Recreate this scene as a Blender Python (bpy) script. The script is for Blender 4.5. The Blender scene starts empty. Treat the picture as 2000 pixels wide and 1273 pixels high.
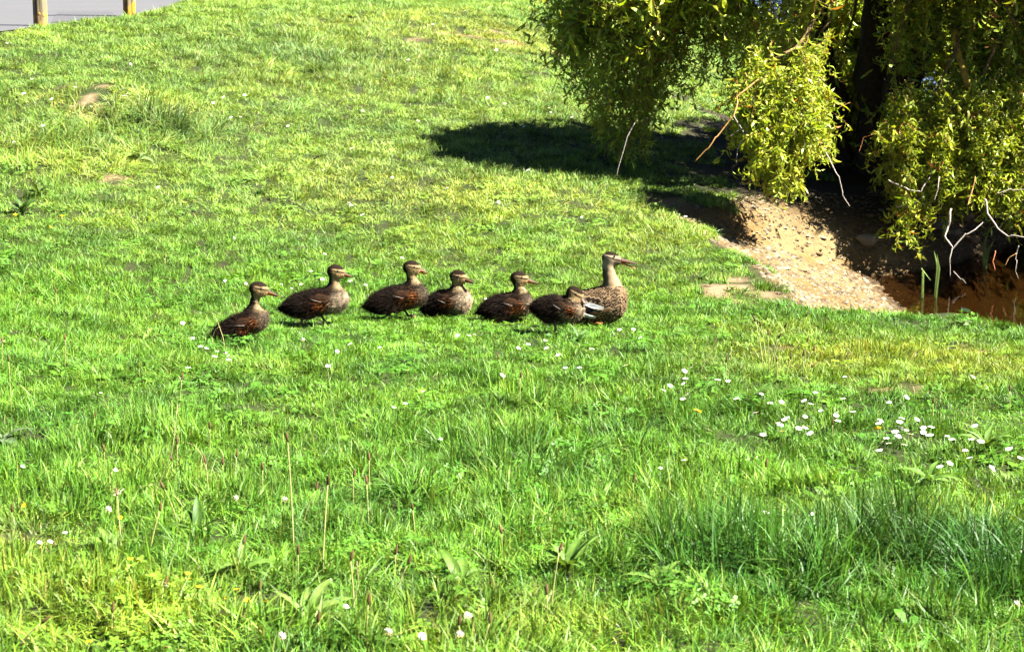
import bpy, math, random
import numpy as np
from mathutils import Matrix, Vector, Euler

# ---------------------------------------------------------------- camera, sky, sun, exposure
sc = bpy.context.scene
C = sc.collection
FPX, CAMZ, PITCH = 4200.0, 1.5, math.radians(11.0)      # focal length in pixels of a 2000 px wide frame
cam_d = bpy.data.cameras.new('camera')
cam_d.sensor_width = 36.0
cam_d.lens = FPX / 2000.0 * 36.0
cam_d.clip_start = 0.1
cam_d.clip_end = 2000.0
cam_d.dof.use_dof = True
cam_d.dof.focus_distance = 10.3
cam_d.dof.aperture_fstop = 13.0
cam = bpy.data.objects.new('camera', cam_d)
cam.location = (0, 0, CAMZ)
cam.rotation_euler = (math.radians(90) - PITCH, 0, 0)
C.objects.link(cam)
sc.camera = cam

SUN_EL, SUN_AZ = math.radians(51), math.radians(103)     # azimuth measured from +Y towards +X
world = bpy.data.worlds.new('World')
sc.world = world
world.use_nodes = True
wn = world.node_tree
sky = wn.nodes.new('ShaderNodeTexSky')
sky.sky_type = 'NISHITA'
sky.sun_disc = False
sky.sun_elevation = SUN_EL
sky.sun_rotation = SUN_AZ
sky.air_density = 0.22           # clear, dry summer air: a deep sky and hard shadows
sky.dust_density = 0.1
wn.links.new(sky.outputs[0], wn.nodes['Background'].inputs[0])
wn.nodes['Background'].inputs[1].default_value = 0.05

sun_d = bpy.data.lights.new('sun', 'SUN')
sun_d.energy = 5.0
sun_d.angle = math.radians(0.5)
sun_d.color = (1.0, 0.95, 0.86)
sun = bpy.data.objects.new('sun', sun_d)
sdir = Vector((math.sin(SUN_AZ) * math.cos(SUN_EL), math.cos(SUN_AZ) * math.cos(SUN_EL), math.sin(SUN_EL)))
sun.rotation_euler = sdir.to_track_quat('Z', 'Y').to_euler()
sun.location = sdir * 30
C.objects.link(sun)

sc.view_settings.view_transform = 'Standard'
sc.view_settings.look = 'None'
sc.view_settings.gamma = 1.0
sc.view_settings.exposure = 2.87
sc.view_settings.use_curve_mapping = False
sc.render.engine = 'CYCLES'
sc.cycles.max_bounces = 5
sc.cycles.diffuse_bounces = 1
sc.cycles.glossy_bounces = 2
sc.cycles.transmission_bounces = 4
sc.cycles.transparent_max_bounces = 5
sc.cycles.use_light_tree = False
sc.cycles.caustics_reflective = False
sc.cycles.caustics_refractive = False

# ---------------------------------------------------------------- helpers
rng = np.random.default_rng(7)
random.seed(7)

def sm(a, b, x):
    t = np.clip((np.asarray(x, float) - a) / (b - a), 0, 1)
    return t * t * (3 - 2 * t)

def _hash(i, j, s):
    n = (i.astype(np.int64) * 374761393 + j.astype(np.int64) * 668265263 + s * 974634541) & 0x7fffffff
    n = ((n ^ (n >> 13)) * 1274126177) & 0x7fffffff
    return ((n ^ (n >> 16)) & 0xffff) / 65535.0

def noise(x, y, scale, seed=0):
    x = np.asarray(x, float) / scale; y = np.asarray(y, float) / scale
    i = np.floor(x); j = np.floor(y); fx = x - i; fy = y - j
    fx = fx * fx * (3 - 2 * fx); fy = fy * fy * (3 - 2 * fy)
    a = _hash(i, j, seed); b = _hash(i + 1, j, seed); c = _hash(i, j + 1, seed); d = _hash(i + 1, j + 1, seed)
    return (a * (1 - fx) + b * fx) * (1 - fy) + (c * (1 - fx) + d * fx) * fy

def fbm(x, y, scale, seed=0, n=3):
    s = 0; a = 1; t = 0
    for k in range(n):
        s = s + a * noise(x, y, scale / 2 ** k, seed + k * 17); t += a; a *= .5
    return s / t

def ray(px, py):
    px = np.asarray(px, float); py = np.asarray(py, float)
    xc = (px - 1000) / FPX; yc = (636.5 - py) / FPX
    c, s = math.cos(PITCH), math.sin(PITCH)
    return np.stack([xc, c + yc * s, -s + yc * c], -1)

def at_depth(px, py, t):
    """point seen at a pixel, t metres along the optical axis"""
    d = ray(px, py)
    return np.array([0, 0, CAMZ]) + d * np.asarray(t)[..., None]

def mesh(name, v, f, smooth=False):
    me = bpy.data.meshes.new(name)
    v = np.asarray(v, np.float32)
    if isinstance(f, np.ndarray) and f.ndim == 2:
        n, k = f.shape
        me.vertices.add(len(v)); me.vertices.foreach_set('co', v.ravel())
        me.loops.add(n * k); me.loops.foreach_set('vertex_index', f.astype(np.int32).ravel())
        me.polygons.add(n)
        me.polygons.foreach_set('loop_start', np.arange(0, n * k, k, dtype=np.int32))
        try: me.polygons.foreach_set('loop_total', np.full(n, k, np.int32))
        except Exception: pass
        me.update(calc_edges=True)
    else:
        me.from_pydata([tuple(p) for p in v], [], [tuple(int(i) for i in q) for q in f])
        me.update()
    if smooth:
        me.polygons.foreach_set('use_smooth', np.ones(len(me.polygons), bool))
    return me

def vcol(me, cols, name='Col'):
    a = me.color_attributes.new(name, 'FLOAT_COLOR', 'POINT')
    c = np.ones((len(me.vertices), 4), np.float32); c[:, :3] = cols
    a.data.foreach_set('color', c.ravel())

def obj(name, me, mat=None, parent=None, loc=None):
    o = bpy.data.objects.new(name, me)
    C.objects.link(o)
    if mat is not None and me is not None and len(me.materials) == 0: me.materials.append(mat)
    if parent is not None: o.parent = parent
    if loc is not None: o.location = loc
    return o

def tag(o, label=None, cat=None, group=None, kind=None):
    if label: o['label'] = label
    if cat: o['category'] = cat
    if group: o['group'] = group
    if kind: o['kind'] = kind
    return o

def empty(name, loc=(0, 0, 0), rz=0):
    o = bpy.data.objects.new(name, None)
    o.empty_display_size = .05
    C.objects.link(o); o.location = loc; o.rotation_euler = (0, 0, rz)
    return o

class MB:
    """collects vertices, faces and colours for one mesh"""
    def __init__(s): s.v = []; s.f = []; s.c = []; s.n = 0
    def add(s, v, f, c=(1, 1, 1)):
        v = np.asarray(v, float); s.v.append(v)
        s.f += [tuple(i + s.n for i in q) for q in f]
        c = np.asarray(c, float)
        s.c.append(np.broadcast_to(c, (len(v), 3)) if c.ndim == 1 else c)
        s.n += len(v)
    def mesh(s, name, smooth=True):
        me = mesh(name, np.concatenate(s.v), s.f, smooth)
        vcol(me, np.concatenate(s.c)); return me

def frame(d):
    d = d / (np.linalg.norm(d) + 1e-9)
    a = np.array([0, 0, 1.0]) if abs(d[2]) < .9 else np.array([1.0, 0, 0])
    u = np.cross(a, d); u /= np.linalg.norm(u)
    return u, np.cross(d, u)

def tube(path, rad, n=6, cap=True):
    path = np.asarray(path, float); m = len(path)
    rad = np.broadcast_to(np.asarray(rad, float), (m,))
    V = []; F = []
    u = None
    for i in range(m):
        d = path[min(i + 1, m - 1)] - path[max(i - 1, 0)]
        d = d / (np.linalg.norm(d) + 1e-9)
        if u is None: u, w = frame(d)
        else:
            u = u - d * np.dot(u, d); u /= np.linalg.norm(u) + 1e-9
            w = np.cross(d, u)
        for k in range(n):
            a = 2 * math.pi * k / n
            V.append(path[i] + rad[i] * (math.cos(a) * u + math.sin(a) * w))
    for i in range(m - 1):
        for k in range(n):
            F.append((i * n + k, i * n + (k + 1) % n, (i + 1) * n + (k + 1) % n, (i + 1) * n + k))
    if cap:
        F.append(tuple(range((m - 1) * n, m * n))); F.append(tuple(range(n - 1, -1, -1)))
    return np.array(V), F

# ---------------------------------------------------------------- materials
def new_mat(name):
    m = bpy.data.materials.new(name); m.use_nodes = True
    nt = m.node_tree; nt.nodes.clear()
    out = nt.nodes.new('ShaderNodeOutputMaterial')
    return m, nt, out

def attr(nt, name, typ='GEOMETRY'):
    a = nt.nodes.new('ShaderNodeAttribute'); a.attribute_name = name; a.attribute_type = typ
    return a.outputs['Color']

def mix(nt, a, b, fac, mode='MIX'):
    n = nt.nodes.new('ShaderNodeMix'); n.data_type = 'RGBA'; n.blend_type = mode
    for s, val in ((n.inputs[0], fac), (n.inputs[6], a), (n.inputs[7], b)):
        if isinstance(val, (int, float)): s.default_value = val
        elif isinstance(val, tuple): s.default_value = (*val, 1)
        else: nt.links.new(val, s)
    return n.outputs[2]

def tex_noise(nt, scale, detail=4, rough=.6, coord='Object'):
    tc = nt.nodes.new('ShaderNodeTexCoord'); n = nt.nodes.new('ShaderNodeTexNoise')
    n.inputs['Scale'].default_value = scale; n.inputs['Detail'].default_value = detail; n.inputs['Roughness'].default_value = rough
    nt.links.new(tc.outputs[coord], n.inputs['Vector'])
    return n.outputs['Fac']

def ramp(nt, fac, stops):
    r = nt.nodes.new('ShaderNodeValToRGB'); nt.links.new(fac, r.inputs[0])
    e = r.color_ramp.elements
    while len(e) < len(stops): e.new(.5)
    for el, (p, c) in zip(e, stops): el.position = p; el.color = (*c, 1)
    return r.outputs[0]

def bump(nt, h, strength, dist):
    b = nt.nodes.new('ShaderNodeBump'); b.inputs['Strength'].default_value = strength; b.inputs['Distance'].default_value = dist
    nt.links.new(h, b.inputs['Height']); return b.outputs[0]

def principled(nt, out, col, rough=.6, spec=.3, normal=None):
    p = nt.nodes.new('ShaderNodeBsdfPrincipled')
    if isinstance(col, tuple): p.inputs['Base Color'].default_value = (*col, 1)
    else: nt.links.new(col, p.inputs['Base Color'])
    p.inputs['Roughness'].default_value = rough
    p.inputs['Specular IOR Level'].default_value = spec
    if normal is not None: nt.links.new(normal, p.inputs['Normal'])
    if out is not None: nt.links.new(p.outputs[0], out.inputs[0])
    return p

def foliage(name, instanced=False, rough=.45, spec=.35, trans=.4, tcol=(1.25, 1.1, .55)):
    m, nt, out = new_mat(name)
    col = attr(nt, 'Col')
    if instanced:
        col = mix(nt, col, attr(nt, 'tint', 'INSTANCER'), 1.0, 'MULTIPLY')
        g = nt.nodes.new('ShaderNodeNewGeometry')
        for scale, lo, hi in ((1.6, (.78, .84, .95), (1.22, 1.16, 1.0)), (8.0, (.60, .68, .66), (1.32, 1.28, 1.35))):
            n = nt.nodes.new('ShaderNodeTexNoise'); n.inputs['Scale'].default_value = scale; n.inputs['Detail'].default_value = 3
            nt.links.new(g.outputs['Position'], n.inputs['Vector'])
            col = mix(nt, col, ramp(nt, n.outputs['Fac'], [(.32, lo), (.68, hi)]), 1.0, 'MULTIPLY')
    else:
        col = mix(nt, col, ramp(nt, tex_noise(nt, 55, 4, .65), [(.3, (.62, .7, .6)), (.7, (1.3, 1.22, 1.4))]), 1.0, 'MULTIPLY')
    p = principled(nt, None, col, rough, spec)
    t = nt.nodes.new('ShaderNodeBsdfTranslucent')
    nt.links.new(mix(nt, col, tcol, 1.0, 'MULTIPLY'), t.inputs[0])
    x = nt.nodes.new('ShaderNodeMixShader'); x.inputs[0].default_value = trans
    nt.links.new(p.outputs[0], x.inputs[1]); nt.links.new(t.outputs[0], x.inputs[2])
    nt.links.new(x.outputs[0], out.inputs[0])
    return m

def painted(name, rough=.7, spec=.25, noise_scale=None, amount=.35, bumps=None):
    m, nt, out = new_mat(name)
    col = attr(nt, 'Col'); nrm = None
    if noise_scale:
        f = tex_noise(nt, noise_scale)
        col = mix(nt, col, ramp(nt, f, [(.3, (1 - amount,) * 3), (.7, (1 + amount,) * 3)]), 1.0, 'MULTIPLY')
        if bumps: nrm = bump(nt, f, bumps[0], bumps[1])
    principled(nt, out, col, rough, spec, nrm)
    return m

M = {}
M['grass'] = foliage('grass_blade', True, .48, .22, .24)
M['leafy'] = foliage('broad_leaf', False, .55, .25, .3)
M['willow'] = foliage('willow_leaf', False, .45, .3, .35, (1.15, 1.2, .5))
M['flower'] = painted('petal', .6, .2)
M['stalk'] = foliage('stalk', False, .6, .2, .2)
M['feather'] = painted('plumage', .85, .06, 260, .28)
M['bill'] = painted('bill_horn', .55, .15, 120, .15)
M['skin'] = painted('webbed_skin', .5, .35, 150, .2)
M['stone'] = painted('stone', .8, .25, 40, .3, (.4, .01))
M['bark'] = painted('willow_bark', .85, .15, 25, .45, (.8, .02))
M['twig'] = painted('twig_bark', .7, .2, 60, .3)
# ---------------------------------------------------------------- terrain
WATER = -0.95
ROAD = np.array([(-4.28, 17.75), (-4.02, 18.75), (-3.62, 20.35), (-3.5, 22.2), (-3.6, 25), (-4.2, 30), (-6, 40), (-60, 60), (-60, 12), (-12, 14.6), (-6.5, 16.4)])

def sdist(poly, x, y):
    """distance to a polygon's edge, positive inside"""
    x = np.asarray(x, float); y = np.asarray(y, float)
    d2 = np.full(x.shape, 1e18); ins = np.zeros(x.shape, bool)
    n = len(poly)
    for i in range(n):
        (x0, y0), (x1, y1) = poly[i], poly[(i + 1) % n]
        ex, ey = x1 - x0, y1 - y0
        t = np.clip(((x - x0) * ex + (y - y0) * ey) / (ex * ex + ey * ey), 0, 1)
        d2 = np.minimum(d2, (x - x0 - t * ex) ** 2 + (y - y0 - t * ey) ** 2)
        c = ((y0 > y) != (y1 > y)) & (x < (x1 - x0) * (y - y0) / (y1 - y0 + 1e-12) + x0)
        ins ^= c
    return np.where(ins, 1, -1) * np.sqrt(d2)

def pond_d(x, y):
    return sdist(POND, x, y) + (fbm(x, y, .4, 40) - .5) * .10

def base_z(x, y):
    x = np.asarray(x, float); y = np.asarray(y, float)
    near = -0.052 * np.minimum(y, 11.3)
    end = 18.3 + 4.2 * sm(-4, 0.5, x)
    t = np.clip((y - 10.8) / (end - 10.8), 0, 1)
    ri = .35 * t + .65 * (t * t * (3 - 2 * t))
    wx = 1 - sm(-.5, 4.3, x)
    z = near + 1.08 * ri * wx
    z = z + (fbm(x, y, 1.3, 3) - .5) * .10 + (fbm(x, y, .35, 9, 2) - .5) * .03
    z = z + (fbm(x, y, .24, 13, 2) - .5) * .075 * sm(9.2, 7.6, y)
    # hummock on the slope, with a small scarp on its camera side
    z = z + .17 * np.exp(-(((x + 2.95) / .75) ** 2 + ((y - 15.55) / .5) ** 2)) + .06 * np.exp(-(((x + 3.3) / .9) ** 2 + ((y - 14.6) / .5) ** 2))
    # road shelf
    dr = sdist(ROAD, x, y)
    z = z + (0.485 - z) * sm(-.35, .05, dr)
    z = z + .02 * np.exp(-((dr + .22) / .15) ** 2)
    return z

def ground_z(x, y):
    x = np.asarray(x, float); y = np.asarray(y, float)
    z = base_z(x, y)
    # basin
    d = pond_d(x, y)
    zs = np.maximum(-0.50 - 0.335 * (x - 1.1) - .02 * (fbm(x, y, .25, 77)), -1.25)
    zs = np.where(y > 22, -1.3, zs)
    z = z + (np.minimum(zs, z) - z) * sm(-.03, .38 + .75 * sm(13.9, 14.8, y) * (1 - sm(18, 22, y)), d)
    return z

def hit(px, py, gz=None):
    """where the ray through a pixel meets the ground"""
    px = np.atleast_1d(np.asarray(px, float)); py = np.atleast_1d(np.asarray(py, float))
    gz = gz or ground_fast
    d = ray(px, py); t0 = np.full(len(px), 4.0); O = np.array([0, 0, CAMZ])
    for span, n in ((30.0, 200), (.15, 8)):
        t = t0[:, None] + np.linspace(0, span, n + 1)[None]
        P = O + d[:, None, :] * t[..., None]
        below = P[..., 2] < gz(P[..., 0], P[..., 1])
        k = np.argmax(below, 1); k = np.where(below.any(1), k, n)
        t0 = t[np.arange(len(k)), np.maximum(k - 1, 0)]; q = P[np.arange(len(k)), k]
    q[:, 2] = gz(q[:, 0], q[:, 1])
    return q

_e = hit([1300, 1345, 1400, 1450, 1485, 1520, 1570, 1700, 1800, 1860, 1910, 1955, 2000], [405, 440, 478, 508, 548, 582, 602, 610, 613, 606, 624, 640, 648], base_z)
POND = np.array([(p[0], p[1]) for p in _e] + [(3.6, 9.9), (9, 8.5), (40, 5), (40, 110), (9, 110), (5, 45), (4.8, 30), (4.6, 22), (4.3, 19),
                 (3.65, 16.7), (3.0, 15.75), (2.4, 15.1), (1.7, 14.75)])

TX, TY, TS = -9.0, 3.0, .04
_tx, _ty = np.meshgrid(TX + TS * np.arange(451), TY + TS * np.arange(901), indexing='ij')
TAB = ground_z(_tx, _ty)
def ground_fast(x, y):
    """the terrain height, read from a table"""
    fx = np.clip((np.asarray(x, float) - TX) / TS, 0, 449.999); fy = np.clip((np.asarray(y, float) - TY) / TS, 0, 899.999)
    i = fx.astype(int); j = fy.astype(int); fx = fx - i; fy = fy - j
    return (TAB[i, j] * (1 - fx) + TAB[i + 1, j] * fx) * (1 - fy) + (TAB[i, j + 1] * (1 - fx) + TAB[i + 1, j + 1] * fx) * fy

def xs_nonuniform(a, b, step, far):
    c = np.arange(a, b + 1e-6, step)
    g = [step]; s = 0
    out = []
    while s < far:
        g.append(g[-1] * 1.22); s += g[-1]; out.append(s)
    out = np.array(out)
    return np.concatenate([a - out[::-1], c, b + out])

GX = xs_nonuniform(-6.5, 6.5, .07, 400); GY = xs_nonuniform(3.0, 24.0, .07, 500)
gx, gy = np.meshgrid(GX, GY, indexing='ij')
gz = ground_z(gx, gy)
nx, ny = gx.shape
idx = np.arange(nx * ny).reshape(nx, ny)
F = np.stack([idx[:-1, :-1], idx[1:, :-1], idx[1:, 1:], idx[:-1, 1:]], -1).reshape(-1, 4)
V = np.stack([gx, gy, gz], -1).reshape(-1, 3)

def bare_spots(x, y):
    """0..1: how much the turf is worn away to soil"""
    b = np.zeros(np.shape(x))
    for px, py, rx, ry, w in ((1435, 558, .2, .35, .95), (1490, 570, .15, .2, .95), (1340, 405, .25, .3, .75), (1660, 690, .3, .22, .52), (1730, 755, .3, .2, .5), (1850, 720, .35, .2, .5),
                              (1930, 690, .3, .2, .5), (190, 345, .5, .2, .46), (222, 228, .12, .08, .5), (900, 70, 1.0, .5, .5), (990, 75, .7, .5, .5), (20, 1020, .12, .2, .6), (1560, 700, .25, .3, .4), (150, 195, .5, .2, .5)):
        q = hit(px, py)[0]
        b = np.maximum(b, w * np.exp(-(((x - q[0]) / rx) ** 2 + ((y - q[1]) / ry) ** 2) * .8))
    n = fbm(x, y, .14, 55, 4)
    return np.clip((b - .35 - 1.5 * (n - .42)) * 2.2, 0, 1) * (b > .12)

vx, vy, vz = V[:, 0], V[:, 1], V[:, 2]
dp = pond_d(vx, vy)
grav = sm(.0, .14, dp)
soil = np.array([.026, .020, .010]); grn = np.array([.016, .03, .005]); tan = np.array([.110, .068, .022]); pale = np.array([.145, .104, .046]); mud = np.array([.036, .020, .006])
shade_soil = sm(.9, 1.9, vx) * sm(14.0, 14.8, vy) * (1 - sm(17.5, 19.5, vy))        # bare leaf-mould soil under the willow, coloured extra dark to paint in its shade
bs = bare_spots(vx, vy)
col = grn + (soil - grn) * np.clip(fbm(vx, vy, .12, 21)[:, None] * .7, 0, 1)
n1 = fbm(vx, vy, .2, 61)[:, None]
col = col + (np.array([.135, .095, .055]) * (.55 + .8 * n1) - col) * sm(0, .35, bs)[:, None]
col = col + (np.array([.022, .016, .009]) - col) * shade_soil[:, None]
gcol = tan + (pale - tan) * sm(.4, .75, fbm(vx, vy, .3, 33))[:, None]
gcol = gcol * (.75 + .5 * fbm(vx, vy, .06, 34)[:, None])
bank_shade = sm(-.12, .22, vy - np.interp(vx, [1.0, 1.2, 1.7, 2.25, 2.64, 4], [13.9, 14.1, 14.45, 14.62, 14.7, 15.2]) + .25 * (fbm(vx, vy, .4, 35) - .5))[:, None] * (vy < 25)[:, None]
gcol = gcol + (np.array([.028, .019, .010]) * (.6 + .8 * fbm(vx, vy, .09, 36)[:, None]) - gcol) * bank_shade        # far-bank soil, darkened beyond the sunlit gravel to paint in the willow's shade
wet = sm(WATER + .10, WATER - .03, vz)[:, None]
gcol = gcol + (mud - gcol) * wet
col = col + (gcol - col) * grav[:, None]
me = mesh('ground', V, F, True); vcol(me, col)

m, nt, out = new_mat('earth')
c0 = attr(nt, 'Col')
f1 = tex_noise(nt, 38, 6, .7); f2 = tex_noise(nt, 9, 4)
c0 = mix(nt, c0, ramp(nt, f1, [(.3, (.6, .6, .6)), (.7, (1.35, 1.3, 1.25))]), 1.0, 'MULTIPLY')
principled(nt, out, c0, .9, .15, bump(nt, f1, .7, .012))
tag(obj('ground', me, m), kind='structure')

# ---------------------------------------------------------------- road
GR = xs_nonuniform(0, 1, 1, 1)
m, nt, out = new_mat('asphalt')
f1 = tex_noise(nt, 60, 5, .7); f2 = tex_noise(nt, .7, 5, .6)
c0 = ramp(nt, f1, [(.25, (.055, .055, .059)), (.75, (.08, .08, .085))])
mp = nt.nodes.new('ShaderNodeMapping'); mp.inputs['Scale'].default_value = (.5, 1.2, 1)
tc = nt.nodes.new('ShaderNodeTexCoord'); n3 = nt.nodes.new('ShaderNodeTexNoise'); n3.inputs['Scale'].default_value = 1.3; n3.inputs['Detail'].default_value = 5
nt.links.new(tc.outputs['Object'], mp.inputs[0]); nt.links.new(mp.outputs[0], n3.inputs['Vector'])
c0 = mix(nt, c0, ramp(nt, n3.outputs['Fac'], [(.3, (.93, .93, .94)), (.7, (1.06, 1.05, 1.04))]), 1.0, 'MULTIPLY')
principled(nt, out, c0, .85, .2, bump(nt, f1, .4, .006))
rp = [(x, y, .497) for x, y in ROAD]
me = mesh('road', rp, [tuple(range(len(rp)))])
road = tag(obj('road', me, m), kind='structure')
m2, nt, out = new_mat('asphalt_patch')
f1 = tex_noise(nt, 70, 5, .7)
principled(nt, out, ramp(nt, f1, [(.25, (.045, .045, .049)), (.75, (.068, .068, .073))]), .85, .2, bump(nt, f1, .4, .006))
pa = [at_depth(px, py, 1.0) for px, py in ((113, 24), (215, 23), (250, 40), (100, 50))]
def on_plane(px, py, z):
    d = ray(px, py); t = (z - CAMZ) / d[2]; return np.array([0, 0, CAMZ]) + d * t
pp = [on_plane(px, py, .501) for px, py in ((112, 24), (216, 23), (235, 38), (100, 44))]
obj('repaired_patch', mesh('repaired_patch', pp, [(0, 1, 2, 3)]), m2, road)

# ---------------------------------------------------------------- pond water
m, nt, out = new_mat('pond_water')
f1 = tex_noise(nt, 5.0, 3, .5); f2 = tex_noise(nt, 1.1, 2, .5)
nrm = bump(nt, f1, .10, .03)
gl = nt.nodes.new('ShaderNodeBsdfGlossy'); gl.inputs['Roughness'].default_value = .04; nt.links.new(nrm, gl.inputs['Normal'])
tr = nt.nodes.new('ShaderNodeBsdfTransparent'); tr.inputs[0].default_value = (.46, .37, .24, 1)
fr = nt.nodes.new('ShaderNodeFresnel'); fr.inputs['IOR'].default_value = 1.33; nt.links.new(nrm, fr.inputs['Normal'])
x = nt.nodes.new('ShaderNodeMixShader'); nt.links.new(fr.outputs[0], x.inputs[0]); nt.links.new(tr.outputs[0], x.inputs[1]); nt.links.new(gl.outputs[0], x.inputs[2])
nt.links.new(x.outputs[0], out.inputs[0])
wp = [(1.2, 9.8), (9, 8), (39, 4.6), (39.5, 109), (8.5, 109), (4.6, 45), (4.2, 30), (3.9, 20), (3.3, 17.4), (1.2, 15.6)]
tag(obj('pond_water', mesh('pond_water', [(a, b, WATER) for a, b in wp], [tuple(range(len(wp)))]), m), kind='structure')

# ---------------------------------------------------------------- grass: thousands of tufts on one sheet
TILE = .16
def blade_set(n, hmin, hmax, wid, lean, seed, straw=.06, curve=1.0):
    """a square of turf, TILE wide, made of single blades that lean in clumps"""
    r = np.random.default_rng(seed); mb = MB()
    nc = 9
    cx = r.uniform(-TILE / 2, TILE / 2, (nc, 2)); caz = r.uniform(0, 6.28, nc); ch = r.uniform(.7, 1.35, nc); cb = r.uniform(.8, 1.25, nc)
    for k in range(n):
        q = r.uniform(-TILE / 2, TILE / 2, 2)
        c = int(np.argmin(((cx - q) ** 2).sum(1) + r.uniform(0, .002, nc)))
        b0 = np.array([q[0], q[1], -.012])
        h = r.uniform(hmin, hmax) * ch[c] * r.uniform(.7, 1.1); w = wid * r.uniform(.55, 1.3)
        az = caz[c] + r.normal(0, .9); le = abs(r.normal(lean * .6, lean * .5))
        dirh = np.array([math.cos(az), math.sin(az), 0]); side = np.array([-math.sin(az), math.cos(az), 0])
        tw = r.uniform(-1.1, 1.1); side = side * math.cos(tw) + dirh * math.sin(tw)
        p = b0.copy(); ang = le * .4
        seg = 3; V = []
        cv = curve * r.uniform(.3, 1.4)
        for s in range(seg + 1):
            t = s / seg; ww = w * (1 - t ** 1.8) * .5
            V += [p - side * ww, p + side * ww] if s < seg else [p]
            ang2 = ang + le * cv * t * 1.3
            p = p + (dirh * math.sin(ang2) + np.array([0, 0, math.cos(ang2)])) * h / seg
        F = [(2 * s, 2 * s + 1, 2 * s + 3, 2 * s + 2) for s in range(seg - 1)] + [(2 * seg - 2, 2 * seg - 1, 2 * seg)]
        base = np.array([1, 1, 1.0]) * cb[c] * r.uniform(.6, 1.4) * np.array([r.uniform(.8, 1.25), 1, r.uniform(.7, 1.6)])
        if r.uniform() < straw: base = np.array([2.1, 1.2, 2.8]) * r.uniform(.7, 1.1)
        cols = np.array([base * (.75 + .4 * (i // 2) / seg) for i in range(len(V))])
        mb.add(V, F, cols)
    return mb.mesh('tuft', True)

def clover_set(n, seed):
    r = np.random.default_rng(seed); mb = MB()
    for k in range(n):
        a = r.uniform(0, 6.28); rr = .08 * math.sqrt(r.uniform()); h = r.uniform(.02, .055)
        c = np.array([rr * math.cos(a), rr * math.sin(a), h]); s = r.uniform(.005, .009)
        tilt = Matrix.Rotation(r.uniform(0, .7), 3, Vector((math.cos(a + 1), math.sin(a + 1), 0)))
        br = r.uniform(.8, 1.25)
        for q in range(3):
            b = a + q * 2.094
            e = np.array([math.cos(b), math.sin(b), 0]); f = np.array([-math.sin(b), math.cos(b), 0])
            pts = [e * 0, e * s * .6 + f * s * .55, e * s * 1.35 + f * s * .5, e * s * 1.5, e * s * 1.35 - f * s * .5, e * s * .6 - f * s * .55]
            pts = [c + np.array(tilt @ Vector(p + np.array([0, 0, .15 * np.linalg.norm(p)]))) for p in pts]
            mb.add(pts, [(0, 1, 2, 3), (0, 3, 4, 5)], np.array([.85, 1, 1.0]) * br)
    return mb.mesh('clover', False)

def rosette_set(n, seed, L=.05):
    r = np.random.default_rng(seed); mb = MB()
    for k in range(n):
        a = r.uniform(0, 6.28); l = L * r.uniform(.6, 1.2); w = l * r.uniform(.18, .3)
        e = np.array([math.cos(a), math.sin(a), 0]); f = np.array([-math.sin(a), math.cos(a), 0]); up = r.uniform(.2, 1.0)
        o0 = np.array([r.normal(0, .012), r.normal(0, .012), 0])
        pts = []
        for t, ww in ((0, .15), (.3, .55), (.65, 1), (.9, .7)):
            p = o0 + e * l * t + np.array([0, 0, l * (up * t - .5 * up * t * t)])
            pts += [p - f * w * ww, p + f * w * ww]
        pts.append(o0 + e * l * 1.05 + np.array([0, 0, l * up * .45]))
        mb.add(pts, [(0, 1, 3, 2), (2, 3, 5, 4), (4, 5, 7, 6), (6, 7, 8)], np.array([.9, 1.0, 1.0]) * r.uniform(.75, 1.25))
    return mb.mesh('rosette', False)

tuft_col = bpy.data.collections.new('tuft_sources')
srcs = []
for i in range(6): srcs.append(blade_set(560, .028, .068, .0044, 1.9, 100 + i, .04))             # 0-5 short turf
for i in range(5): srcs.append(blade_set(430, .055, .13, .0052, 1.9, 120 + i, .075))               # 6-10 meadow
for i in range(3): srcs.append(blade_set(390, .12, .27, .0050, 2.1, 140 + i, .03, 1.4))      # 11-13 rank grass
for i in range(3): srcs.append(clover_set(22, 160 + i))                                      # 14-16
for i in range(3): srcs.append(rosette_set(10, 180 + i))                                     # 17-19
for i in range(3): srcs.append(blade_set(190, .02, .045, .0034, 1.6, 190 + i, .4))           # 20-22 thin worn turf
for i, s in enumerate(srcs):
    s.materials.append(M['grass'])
    o = bpy.data.objects.new('tuft_%02d' % i, s); tuft_col.objects.link(o)

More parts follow.
